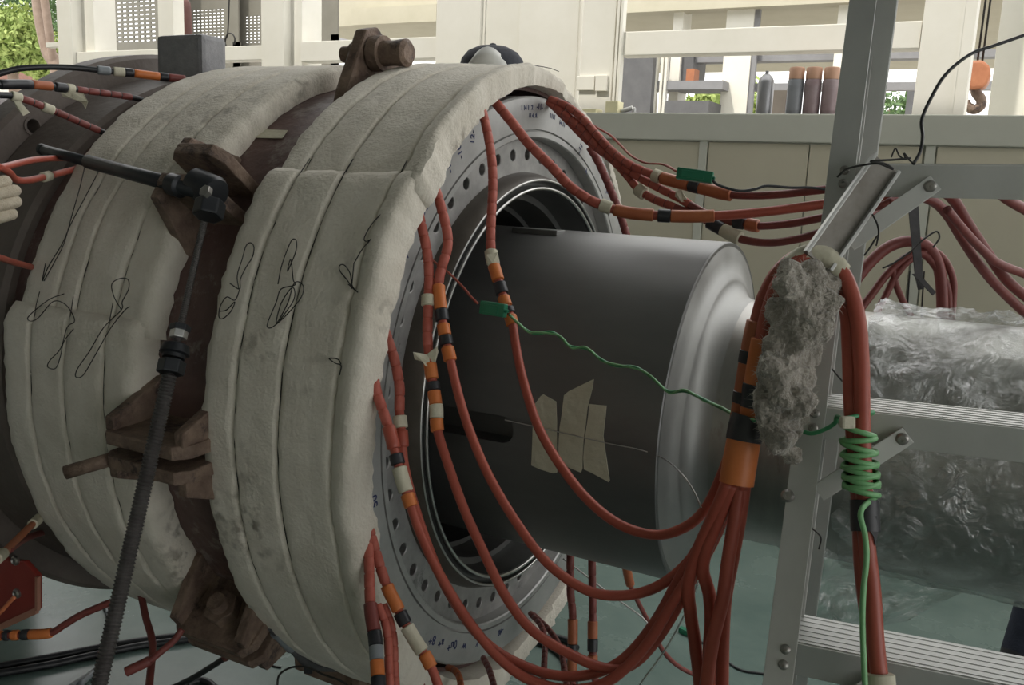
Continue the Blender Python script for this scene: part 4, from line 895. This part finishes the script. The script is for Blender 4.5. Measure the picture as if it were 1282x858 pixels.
# ================================================================== LADDER
Sx = Vector((cos(radians(5)), sin(radians(5)), .026)).normalized()
Ltop = dp(1076, 10, 1.19); Lbot = dp(972, 840, 1.07)
Rd = (Lbot-Ltop).normalized(); Ln = Sx.cross(Rd).normalized()           # Ln: front/back of the ladder
if Ln.dot(FW) < 0: Ln = -Ln
Sx2 = Rd.cross(Ln).normalized()
if Sx2.dot(Sx) < 0: Sx2 = -Sx2
lad = empty('step_ladder', Lbot+Rd*((0-Lbot.z)/Rd.z)); tag(lad, 'aluminium step ladder standing in front of the wrapped shaft', 'ladder')
foot = Lbot+Rd*((.004-Lbot.z)/Rd.z); head = Ltop-Rd*.12
WID = .47
def channel(a, b, inward, name, fw_=.034, dpz=.07, th=.0035, front=None):
    fr = front or -Ln; a, b = Vector(a), Vector(b)
    i = inward; poly = [(0, 0), (fw_, 0), (fw_, th), (th, th), (th, dpz-th), (fw_, dpz-th), (fw_, dpz), (0, dpz)]
    return MB().prism([a+i*u-fr*w for u, w in poly], b-a).out(name, m_alu, lad, bev=.0008)
rl = channel(head-Sx*.014, foot-Sx*.014, Sx, 'rail'); rr = channel(head+Sx*(WID+.014), foot+Sx*(WID+.014), -Sx, 'rail')
def zline(z): return Ltop+Rd*((z-Ltop.z)/Rd.z)
STEPS = [H+.032+.287*k for k in (2, 1, 0, -1, -2, -3, -4)]
def pt_step(py):   # step height whose front edge at the left rail is seen at row py
    lo, hi = .05, 2.3
    for _ in range(40):
        m_ = (lo+hi)/2
        if proj(zline(m_))[1] > py: lo = m_
        else: hi = m_
    return lo
z1, z2, z3 = pt_step(206), pt_step(509), pt_step(803)
dz = (z1-z3)/2; STEPS = [z1, z2, z3, z3-dz, z3-2*dz]
back = Vector((0, 1, 0)); back = (Ln-Vector((0, 0, 1))*Ln.z); back = (back-Sx*back.dot(Sx)).normalized()
for z in STEPS:
    if z > head.z-.02 or z < .1: continue
    p0 = zline(z)+Sx*.0; up = Sx.cross(back).normalized(); up = up if up.z > 0 else -up
    e = Sx*WID; mb = MB()
    prof = [(0, 0), (.082, 0), (.082, -.03), (.079, -.03), (.079, -.003), (.003, -.003), (.003, -.040), (0, -.040)]
    st_ = mb.prism([p0+back*(u+.002)+up*w for u, w in prof], e).out('step', m_alu, lad, bev=.0006)
    MB().obox(p0+back*.043+up*.0006+e/2, e/2-Sx*.004, back*.038, up*.0008).out('tread', m_alu, st_)
    for k in range(6): MB().obox(p0+back*(.012+.0125*k)+up*.0016+e/2, e/2-Sx*.004, back*.0012, up*.0006).out('tread_rib', m_alu, st_)
    for s in (0, 1):
        base = zline(z)+Sx*(-.001 if s == 0 else WID+.001); 
        for q in (-.008, -.026):
            v, f = lathe_gen(base-Ln*(.0005)+Rd*(-q)+Sx*(.008 if s == 0 else -.008), -Ln, [(0, .006), (.0015, .006), (.0035, .004), (.0038, .0017), (.0015, .0014)], 14); autosmooth(obj('rivet', v, f, m_rivet, rl if s == 0 else rr))
        a = p0+Sx*(.108 if s == 0 else WID-.108)-up*.026-back*.003; b = zline(z-.092)+Sx*(.028 if s == 0 else WID-.028)+Ln*.006
        d = (b-a).normalized(); w = d.cross(back).normalized()
        MB().obox((a+b)/2-back*.002, (b-a)/2+d*.008, w*.011, back*.0018).out('brace', m_alu, lad, bev=.0006)
        MB().obox((a+b)/2-back*.002+w*.010+back*.008, (b-a)/2+d*.004, w*.0015, back*.009).out('brace_flange', m_alu, lad)
        v, f = lathe_gen(a-back*.004, -back, [(0, .0075), (.0015, .0075), (.004, .005), (.0042, .002), (.002, .0018)], 14); autosmooth(obj('rivet', v, f, m_rivet, lad))
v, f = lathe_gen(dp(986, 621, 1.085), -Ln, [(-.004, .008), (.002, .008), (.005, .005), (.005, .002), (.002, .002)], 14); autosmooth(obj('rivet', v, f, m_rivet, rl))
# rear frame
ra = dp(1050, 380, 1.36); rb2 = dp(990, 858, 1.60); rdir = (rb2-ra).normalized(); ra2 = ra-rdir*((head.z-.05-ra.z)/rdir.z*-1); ra2 = ra+rdir*((head.z-.06-ra.z)/rdir.z); rf = ra+rdir*((.004-ra.z)/rdir.z)
channel(ra2, rf, Sx, 'rear_rail', .026, .03, .003); channel(ra2+Sx*(WID+.06), rf+Sx*(WID+.06), -Sx, 'rear_rail', .026, .03, .003)
for z in (.30,):
    a = ra+rdir*((z-ra.z)/rdir.z); MB().obox(a+Sx*(WID+.06)/2+back*.018, Sx*(WID+.06)/2, Vector((0, 0, .014)), back*.004).out('rear_bar', m_alu, lad, bev=.001)
a = ra+rdir*((.92-ra.z)/rdir.z)
MB().obox((head+ra2)/2+Sx*WID/2, Sx*(WID/2+.03), (ra2-head)/2+Vector((0, .02, 0)), Vector((0, 0, .012))).out('top_cap', m_alu, lad, bev=.004)
for s in (0, 1):
    for q in (foot, rf):
        MB().obox(q+Sx*(WID*s+(.01 if s == 0 else -.01))+Vector((0, .03, .012)), Sx*.025, Vector((0, .045, 0)), Vector((0, 0, .016))).out('rubber_foot', m_tapeblk, lad, bev=.004)

# bar tied to the step that the bundle hangs on
hb = empty('hanger_bar', dp(1105, 205, 1.10)); tag(hb, 'worn flat bar wired slantwise to the ladder step carrying the cable loop', 'bar')
h0, h1 = dp(1108, 205, 1.125), dp(1022, 328, 1.085); hd = (h1-h0).normalized(); hx = hd.cross(FW).normalized()
if hx.dot(RT) < 0: hx = -hx
hn = hd.cross(hx).normalized()
m_worn = mat('worn_brown_steel', (.22, .20, .175), (.33, .31, .28), rough=.5, metal=.4, scale=18)
MB().obox((h0+h1)/2, (h1-h0)/2, hx*.018, hn*.002).out('web', m_worn, hb, bev=.001)
for s in (-1, 1): MB().obox((h0+h1)/2+hx*.018*s-FW*.004, (h1-h0)/2, hx*.0022, FW*.007).out('lip', m_alu, hb, bev=.0008)
tubeobj('hook_end', [h1, dp(1016, 336, 1.085), dp(1010, 342, 1.09), dp(1008, 338, 1.11)], .006, m_worn, hb)
bwp = [(1048, 222, 1.10), (1060, 212, 1.095), (1080, 207, 1.09), (1100, 205, 1.085), (1118, 212, 1.09), (1108, 205, 1.085), (1090, 202, 1.08), (1120, 200, 1.08), (1140, 198, 1.08)]
lw = empty('tie_wire', dp(1130, 198, 1.08)); tag(lw, 'dark bent wire binding the flat bar to the ladder step', 'wire')
tubeobj('strand', [dp(*q) for q in bwp], .0014, m_wire, lw, seg=6)
tubeobj('strand', [dp(x, y, 1.08) for x, y in [(1116, 197), (1121, 186), (1126, 195), (1133, 199), (1132, 192), (1140, 202), (1146, 204)]], .001, m_wire, lw, seg=6)
tubeobj('strand', [dp(x, y, 1.09) for x, y in [(1092, 268), (1098, 280), (1100, 292), (1097, 308), (1099, 295), (1088, 312), (1082, 320)]], .0012, m_wire, lw, seg=6)
tag(tubeobj('bent_wire', [dp(x, y, d) for x, y, d in [(1143, 206, 1.1), (1152, 190, 1.1), (1155, 170, 1.1), (1154, 150, 1.1), (1166, 122, 1.1), (1185, 92, 1.1), (1215, 68, 1.1), (1245, 57, 1.1), (1282, 44, 1.1), (1330, 25, 1.1), (1420, -30, 1.1), (1500, -120, 1.15)]], .0021, m_bcable, seg=6), 'dark bent wire rising from the ladder step to the upper right', 'wire')
for k, (P, lab) in enumerate((([(1028, 445), (1040, 460), (1055, 478)], 'short dark wire across the inner ladder rail'), ([(1003, 651), (1012, 658), (1024, 668), (1028, 675), (1025, 688)], 'short bent wire on the lower ladder rail'), ([(1105, 552), (1112, 562), (1113, 572)], 'short curled wire under the middle ladder step'))):
    tag(tubeobj('wire_scrap', [dp(x, y, 1.14) for x, y in P], .0011, m_wire, seg=5), lab, 'wire')

# grey mineral wool hung on the ladder rail
def wool():
    root = empty('mineral_wool', dp(985, 470, 1.08)); tag(root, 'shaggy grey mineral wool bundle draped over the ladder rail', 'insulation wool')
    mb = bmesh.new()
    blobs = [(988, 352, 26, 1.0), (1012, 350, 24, .9), (1034, 362, 22, .95), (1040, 378, 16, .8), (1005, 380, 34, 1), (985, 395, 28, 1), (1008, 410, 32, 1), (985, 430, 30, 1), (1003, 440, 28, 1), (975, 465, 30, 1), (998, 470, 28, 1), (968, 495, 27, 1), (992, 500, 29, 1), (966, 522, 24, 1), (990, 528, 25, 1), (975, 550, 22, .95), (988, 568, 16, .8), (968, 540, 20, 1), (1028, 395, 18, .7)]
    for i, (x, y, r, q) in enumerate(blobs):
        c = dp(x, y, 1.075+.012*((i*7) % 3-1)); R = r/F*1.075
        M_ = Matrix.Translation(c) @ Matrix.Diagonal((R, R*.8*q, R, 1)); bmesh.ops.create_icosphere(mb, subdivisions=2, radius=1, matrix=M_)
    me = bpy.data.meshes.new('wool'); mb.to_mesh(me); mb.free(); o = bpy.data.objects.new('wool_body', me); COL.objects.link(o)
    md = o.modifiers.new('r', 'REMESH'); md.mode = 'VOXEL'; md.voxel_size = .0035
    eval_mesh(o); me = o.data
    vs = [v.co.copy() for v in me.vertices]; ns = [v.normal.copy() for v in me.vertices]
    for v, c, nr in zip(me.vertices, vs, ns):
        k = noise.noise(c*38)*.007+noise.noise(c*90+Vector((4, 0, 0)))*.0042+noise.noise(c*220)*.002
        k -= .008*max(0, .35-abs(noise.noise(c*24+Vector((9, 3, 1)))))*2
        v.co = c+nr*k
    me.materials.clear(); me.materials.append(m_wool); o.parent = root; o.matrix_parent_inverse = Matrix.Translation(-root.location)
    me.polygons.foreach_set('use_smooth', [True]*len(me.polygons)); me.update()
    rnd = random.Random(5); fm = MB()
    for i in range(2600):
        v = me.vertices[rnd.randrange(len(me.vertices))]; c = v.co; nr = v.normal
        d = (nr*.7+Vector((rnd.gauss(0, 1), rnd.gauss(0, 1), rnd.gauss(0, 1)))*.55).normalized(); L = .003+rnd.random()*.008; w = d.orthogonal().normalized()*.00035
        b = c-nr*.001; tip = b+d*L+Vector((rnd.gauss(0, 1), rnd.gauss(0, 1), rnd.gauss(0, 1)))*.0015
        fm.add([b-w, b+w, tip], [(0, 1, 2)])
    f_ = fm.out('loose_fibres', m_woolf, root); f_['kind'] = 'stuff'
wool()

# ================================================================== HANGING LOOPS BEHIND THE LADDER
GH = 'dark red cable loops hung behind the ladder'
for k, (P, r, lab) in enumerate((([(1010, 470), (1052, 375), (1068, 355), (1090, 328), (1115, 308), (1142, 302), (1162, 310), (1174, 330), (1179, 360), (1180, 400), (1180, 440), (1178, 560)], .0125, 'thickest dark red cable loop hung on the grey strap'),
                                 ([(1030, 480), (1070, 400), (1092, 368), (1112, 342), (1135, 322), (1155, 318), (1172, 335), (1186, 362), (1188, 400), (1188, 440), (1190, 560)], .0085, 'thinner dark red cable loop inside the thick one on the strap'),
                                 ([(1075, 480), (1095, 400), (1108, 372), (1122, 345), (1140, 325), (1165, 314), (1182, 325), (1193, 350), (1193, 380), (1190, 430), (1192, 560)], .0075, 'outer dark red cable loop right of the grey strap'),
                                 ([(1118, 330), (1120, 350), (1128, 372), (1140, 395), (1148, 420)], .007, 'short dark red cable dropping inside the loops'))):
    Cable('cable_loop', lab, P, d0=1.95, d1=1.95, r=r, m=m_dred, group=GH)
ss = empty('web_strap', dp(1145, 262, 1.93)); tag(ss, 'dark grey web strap holding the cable loops behind the ladder', 'strap')
MB().prism([dp(1138, 262, 1.915), dp(1150, 258, 1.915), dp(1156, 355, 1.915), dp(1157, 362, 1.915), dp(1150, 363, 1.915), dp(1146, 345, 1.915)], FW*.004).out('band', m_strap, ss)
MB().prism([dp(1142, 343, 1.90), dp(1150, 342, 1.90), dp(1172, 366, 1.90), (dp(1168, 370, 1.90))], FW*.003).out('tail', m_strap, ss)
tubeobj('wire', [dp(x, y, 1.9) for x, y in [(1105, 336), (1118, 330), (1140, 315), (1156, 300), (1172, 290), (1176, 298), (1168, 310)]], .002, m_wire, ss, seg=6)
for k, (P, r, lab) in enumerate((([(1112, 255), (1140, 246), (1166, 251), (1185, 268), (1205, 300), (1225, 330), (1250, 360), (1290, 398), (1350, 450), (1400, 520)], .0095, 'dark red cable sweeping right and down from the ladder step, lowest of three'),
                                 ([(1088, 236), (1120, 230), (1150, 226), (1175, 235), (1195, 252), (1212, 280), (1235, 315), (1260, 350), (1290, 376), (1350, 420), (1410, 500)], .0105, 'thick dark red cable sweeping right and down behind the ladder step'),
                                 ([(1185, 262), (1210, 292), (1232, 315), (1250, 330), (1290, 346), (1360, 372), (1440, 460)], .0085, 'dark red cable branching off to the right behind the ladder'),
                                 ([(1242, 234), (1262, 250), (1290, 266), (1350, 300), (1430, 380)], .010, 'short dark red cable under the right end of the ladder step'))):
    Cable('sweeping_cable', lab, P, d0=1.5, d1=1.75, r=r*.9, m=m_dred, group='dark red cables sweeping right behind the ladder')
Cable('sweeping_cable', 'dark cable crossing behind the ladder rail under the step', [(1040, 290), (1060, 284), (1085, 268), (1115, 255), (1150, 248)], d0=1.5, d1=1.7, r=.011, m=m_dred)
for k, (x, lab) in enumerate(((1139, 'thin dark wire hanging left of the strap before the wall'), (1157, 'thin dark wire hanging right of the strap before the wall'))):
    tag(tubeobj('hanging_wire', [dp(x, 340, 1.96), dp(x-2, 370, 1.96), dp(x-4, 410, 1.96)], .0018, m_wire, seg=5), lab, 'wire')

# ================================================================== THINGS ON THE SILL
def can(px0, px1, py0, py1, mbody, mcap, label, capfrac, kind):
    pb = atY((px0+px1)/2, py1, YW+.07); w = (atY(px1, py1, YW+.07)-atY(px0, py1, YW+.07)).length*.5; h = atY((px0+px1)/2, py0, YW+.07).z-SILL
    pb.z = SILL; r = empty('spray_can', pb); tag(r, label, 'spray can', 'spray cans on the sill')
    hb_ = h*(1-capfrac)
    v, f = lathe_gen(pb, (0, 0, 1), [(0, w*.9), (.004, w), (.008, w*.97), (.012, w), (hb_-.012, w), (hb_-.008, w*.96), (hb_-.002, w*.9), (hb_, w*.8)], 24); autosmooth(obj('body', v, f, mbody, r))
    if kind == 'cap':
        v, f = lathe_gen(pb+Vector((0, 0, hb_-.004)), (0, 0, 1), [(0, w*.97), (h-hb_-.004, w*.95), (h-hb_+.002, w*.85), (h-hb_+.004, w*.5)], 24); autosmooth(obj('cap', v, f, mcap, r))
        v, f = lathe_gen(pb+Vector((0, 0, .02)), (0, 0, 1), [(0, w*1.005), (hb_*.68, w*1.005)], 24); f = f[:-2]; obj('label_band', v, f, mbody, r, True)
    else:
        v, f = lathe_gen(pb+Vector((0, 0, hb_-.004)), (0, 0, 1), [(0, w*.95), ((h-hb_)*.4, w*.72), ((h-hb_)*.62, w*.45), ((h-hb_)*.7, w*.42), ((h-hb_)*.72, w*.24), ((h-hb_)*1.1, w*.22)], 24); autosmooth(obj('valve', v, f, mcap, r))
    return r
can(946, 966, 89, 141, m_can, m_can, 'plain grey spray can with bare valve standing apart on the sill', .2, 'valve')
can(983, 1003, 84, 142, m_candk, m_cap, 'slate grey spray can with tan cap on the sill', .24, 'cap')
k1 = can(1004, 1025, 84, 142, m_canwine, m_cap, 'wine red spray can with tan cap between two other capped cans', .24, 'cap')
k2 = can(1026, 1047, 84, 142, m_canwine, m_cap, 'wine red spray can with tan cap next to the ladder rail', .24, 'cap')
p = atY(725, 139, YW+.05); b_ = MB().box((p.x-.12, YW+.0, SILL), (p.x+.12, YW+.09, SILL+.02)).out('yellow_board', m_yellow, bev=.003); tag(b_, 'pale yellow board offcut lying on the sill by the column', 'board')
p = atY(768, 139, YW+.05); b_ = MB().box((p.x-.035, YW+.02, SILL), (p.x+.035, YW+.1, SILL+.06)).out('small_carton', m_yellow, bev=.003); tag(b_, 'small pale yellow carton standing on the sill by the column', 'carton')
p = atY(785, 137, YW+.06); tw_ = tubeobj('white_roll', [Vector((p.x-.03, p.y, SILL+.012)), Vector((p.x+.03, p.y, SILL+.03))], .012, m_capw, seg=12, n=2); tag(autosmooth(tw_), 'small white paper roll leaning on the sill', 'paper roll')
v, f = lathe_gen((atY(794, 138, YW+.08).x, YW+.08, SILL), (0, 0, 1), [(0, .01), (.03, .008), (.035, .003)], 12); tag(autosmooth(obj('small_white_bottle', v, f, m_capw)), 'tiny white pointed bottle on the sill right of the carton', 'bottle')

# ================================================================== PEOPLE
def person(label, J, B, RAD, regions, base_mat, extra=None):
    """one continuous skinned body: J joints, B bones, RAD radii; regions maps bone -> material index"""
    keys = list(J); me = bpy.data.meshes.new('person'); me.from_pydata([J[k] for k in keys], [(keys.index(a), keys.index(b)) for a, b in B], [])
    o = bpy.data.objects.new('person', me); COL.objects.link(o)
    sk = o.modifiers.new('s', 'SKIN'); sk.use_smooth_shade = True
    for i, k in enumerate(keys):
        s = me.skin_vertices[0].data[i]; r = RAD[k]; s.radius = r if isinstance(r, tuple) else (r, r); s.use_root = (k == 'pelvis')
    sb = o.modifiers.new('d', 'SUBSURF'); sb.levels = 2; sb.render_levels = 2
    eval_mesh(o); me = o.data; me.materials.clear()
    for m in base_mat: me.materials.append(m)
    segs = [(Vector(J[a]), Vector(J[b]), regions.get((a, b), 0)) for a, b in B]
    for p in me.polygons:
        c = p.center; best = (9, 0)
        for a, b, r in segs:
            d = b-a; t = max(0, min(1, (c-a).dot(d)/max(1e-9, d.length_squared))); q = (a+d*t-c).length
            if q < best[0]: best = (q, r)
        p.material_index = best[1]
    tag(o, label, 'person'); return o
def hand_joints(J, B, RAD, wrist, name, d, side, palm, L=.09, curl=.35):
    """five finger chains rooted in the palm"""
    d, side, palm = Vector(d).normalized(), Vector(side).normalized(), Vector(palm).normalized(); w = Vector(J[wrist])
    pc = w+d*.045; J[name+'p'] = pc; RAD[name+'p'] = (.03, .026); B.append((wrist, name+'p'))
    for k in range(4):
        b = pc+d*.04+side*(.026-.0175*k); ln = (.036, .041, .038, .03)[k]
        q1 = b+d*ln*.9+palm*ln*.3; q2 = q1+d*ln*.5+palm*ln*.75; q3 = q2-d*ln*.05+palm*ln*.7
        prev = name+'p'
        for i, q in enumerate((b, q1, q2, q3)):
            n_ = '%s%d%d' % (name, k, i); J[n_] = q; RAD[n_] = (.0115, .0115) if i < 3 else (.009, .009); B.append((prev, n_)); prev = n_
    prev = name+'p'
    for i, q in enumerate((w+d*.03+side*.035, w+d*.055+side*.055+palm*.012, w+d*.08+side*.055+palm*.03)):
        n_ = '%st%d' % (name, i); J[n_] = q; RAD[n_] = .011 if i < 2 else .009; B.append((prev, n_)); prev = n_
def body(base, face, hgt=1.72, arms=None, legs=None, lean=(0, 0)):
    """standing figure; face = heading angle of the front; returns J, B, RAD"""
    s = hgt/1.72; f = Vector((cos(face), sin(face), 0)); l = Vector((-sin(face), cos(face), 0)); b = Vector(base)
    lx = f*lean[0]+l*lean[1]
    P = lambda fx, ly, z, k=0: b+f*fx*s+l*ly*s+Vector((0, 0, z*s))+lx*k
    J = dict(pelvis=P(0, 0, .93, .3), belly=P(.01, 0, 1.08, .5), chest=P(0, 0, 1.28, .8), collar=P(0, 0, 1.42, .95), neck=P(.01, 0, 1.49, 1), skull=P(.025, 0, 1.58, 1.02), crown=P(.015, 0, 1.67, 1.03))
    RAD = dict(pelvis=(.145, .11), belly=(.14, .10), chest=(.15, .105), collar=(.085, .06), neck=.052, skull=(.078, .092), crown=(.066, .08))
    B = [('pelvis', 'belly'), ('belly', 'chest'), ('chest', 'collar'), ('collar', 'neck'), ('neck', 'skull'), ('skull', 'crown')]
    for n, sg in (('l', 1), ('r', -1)):
        hp = P(0, .095*sg, .88, .3); lg = (legs or {}).get(n)
        kn = P(.02, .10*sg, .49) if not lg else Vector(lg[0]); an = P(-.01, .10*sg, .09) if not lg else Vector(lg[1]); td = f if not lg else Vector(lg[2])
        J.update({n+'hip': hp, n+'knee': kn, n+'ank': an, n+'heel': an-td*.045+Vector((0, 0, -.045)), n+'ball': an+td*.11+Vector((0, 0, -.052)), n+'toe': an+td*.17+Vector((0, 0, -.055))})
        RAD.update({n+'hip': (.095, .095), n+'knee': .072, n+'ank': .062, n+'heel': .04, n+'ball': (.045, .034), n+'toe': (.036, .028)})
        B += [('pelvis', n+'hip'), (n+'hip', n+'knee'), (n+'knee', n+'ank'), (n+'ank', n+'heel'), (n+'ank', n+'ball'), (n+'ball', n+'toe')]
        sh = P(0, .185*sg, 1.40, .92); am = (arms or {}).get(n)
        el = P(-.02, .25*sg, 1.12, .7) if not am else Vector(am[0]); wr = P(.09, .26*sg, .88, .5) if not am else Vector(am[1])
        J.update({n+'sho': sh, n+'elb': el, n+'wri': wr}); RAD.update({n+'sho': .062, n+'elb': .047, n+'wri': (.032, .028)})
        B += [('collar', n+'sho'), (n+'sho', n+'elb'), (n+'elb', n+'wri')]
        hdir = (wr-el).normalized(); sd_ = f if abs(hdir.dot(f)) < .8 else l*-sg; sd_ = Vector((0, 0, 1)) if am and len(am) > 2 else sd_; sd_ = (sd_-hdir*sd_.dot(hdir)).normalized(); pm_ = hdir.cross(sd_).normalized(); pm_ = pm_ if pm_.dot(-l*sg) > 0 or (abs(pm_.dot(l)) < .3 and pm_.z < 0) else -pm_
        hand_joints(J, B, RAD, n+'wri', n+'h', hdir, sd_, pm_)
    return J, B, RAD, f, l
def regions(B, top, leg, hand, shoe, skin):
    r = {}
    for a, b in B:
        if 'hip' in a or a == 'pelvis' and 'hip' in b: r[(a, b)] = leg
        elif 'knee' in a: r[(a, b)] = leg
        elif a[1:] in ('ank', 'ball'): r[(a, b)] = shoe
        elif a in ('neck', 'skull') or b == 'neck': r[(a, b)] = skin
        elif a[1:] in ('wri',) or (len(a) > 2 and a[1] == 'h' and a not in ('lhip', 'rhip')): r[(a, b)] = hand
        else: r[(a, b)] = top
    return r
def faceparts(J, f, l, parent):
    s = J['skull']
    for sg in (-1, 1):
        v, f_ = lathe_gen(s+f*.088+l*.03*sg+Vector((0, 0, .02)), f, [(0, .013), (.004, .011), (.007, .005)], 12); obj('eye', v, f_, m_capw, parent, True)
        v, f_ = lathe_gen(s+l*.085*sg+Vector((0, 0, .005)), l*sg, [(-.01, .028), (.004, .03), (.01, .018)], 14); obj('ear', v, f_, m_skin, parent, True)
    MB().prism([s+f*.085+Vector((0, 0, .022)), s+f*.085+l*.015-Vector((0, 0, .02)), s+f*.115-Vector((0, 0, .016)), s+f*.085-l*.015-Vector((0, 0, .02))], f*.004).out('nose', m_skin, parent, bev=.003)
    MB().obox(s+f*.088-Vector((0, 0, .045)), l*.022, Vector((0, 0, .005)), f*.006).out('mouth', m_skin, parent, bev=.003)
# worker behind the casing: only the cap shows
hd_ = dp(617, 87, 3.08)
pf = empty('work_platform', (hd_.x, hd_.y, 0)); tag(pf, 'low wooden platform behind the casing under the person in the cap', 'platform')
MB().box((hd_.x-.45, hd_.y-.2, .22), (hd_.x+.2, hd_.y+.3, .26)).out('deck', m_bark, pf)
for dx_ in (-.38, .13): MB().box((hd_.x+dx_-.05, hd_.y-.18, 0), (hd_.x+dx_+.05, hd_.y+.28, .22)).out('bearer', m_bark, pf)
J, B, RAD, f_, l_ = body((hd_.x, hd_.y, .26), radians(-70), 1.72*(hd_.z-.26+.015)/1.67)
po = person('person behind the casing in a dark cap with white front, only the cap visible', J, B, RAD, regions(B, 1, 2, 0, 3, 0), [m_skin, m_navy, m_navy, m_shoe])
faceparts(J, f_, l_, po)
ck = J['crown']; cv = []; cf = []
capo = MB(); v, f = lathe_gen(ck-Vector((0, 0, .045)), (0, 0, 1), [(0, .108), (.03, .112), (.06, .105), (.085, .085), (.102, .05), (.108, .012), (.112, .01), (.114, .004)], 28); autosmooth(obj('cap', v, f, m_capblk, po), 60)
fr = [ck+f_*(.112*cos(a))+l_*(.112*sin(a))+Vector((0, 0, -.04)) for a in [radians(-55+11*k) for k in range(11)]]
v = []; f = []
for k in range(11):
    a = radians(-55+11*k); e = cos(radians((k-5)*18))
    for h, r in ((-.045, .113), (-.01, .116), (.02, .112), (.045, .098)): v.append(ck+(f_*cos(a)+l_*sin(a))*(r+.002)+Vector((0, 0, -.045+(h+.045)*max(.02, e))))
for k in range(10):
    for i in range(3): f.append((k*4+i, (k+1)*4+i, (k+1)*4+i+1, k*4+i+1))
o = obj('cap_front', v, f, m_capwht, po, True); md = o.modifiers.new('s', 'SOLIDIFY'); md.thickness = .003; eval_mesh(o)
# gloved worker reaching in at the left edge
hp_ = dp(-106, 276, 1.42); bx = Vector((-2.15, .30, 0))
J, B, RAD, f_, l_ = body(bx, radians(50), 1.72, arms={'r': ((-1.84, .46, 1.34), hp_, 1)})
po = person('person in blue work clothes reaching in with a cotton glove beside the rear flange', J, B, RAD, regions(B, 1, 2, 4, 3, 0), [m_skin, m_blue, m_navy, m_shoe, m_glove]); faceparts(J, f_, l_, po)
# legs of somebody behind the shaft at the right edge
an = atZ(1276, 826, .10); an = Vector((an.x, an.y, .095))
bx = Vector((an.x+.55, an.y+.1, 0))
J, B, RAD, f_, l_ = body(bx, radians(-100), 1.70, legs={'r': ((an.x+.05, an.y+.03, .52), an, Vector((-.35, -.93, 0)))}, lean=(0, .12))
po = person('person in navy trousers and black shoes standing behind the wrapped shaft', J, B, RAD, regions(B, 1, 2, 0, 3, 0), [m_skin, m_navy, m_navy, m_shoe]); faceparts(J, f_, l_, po)
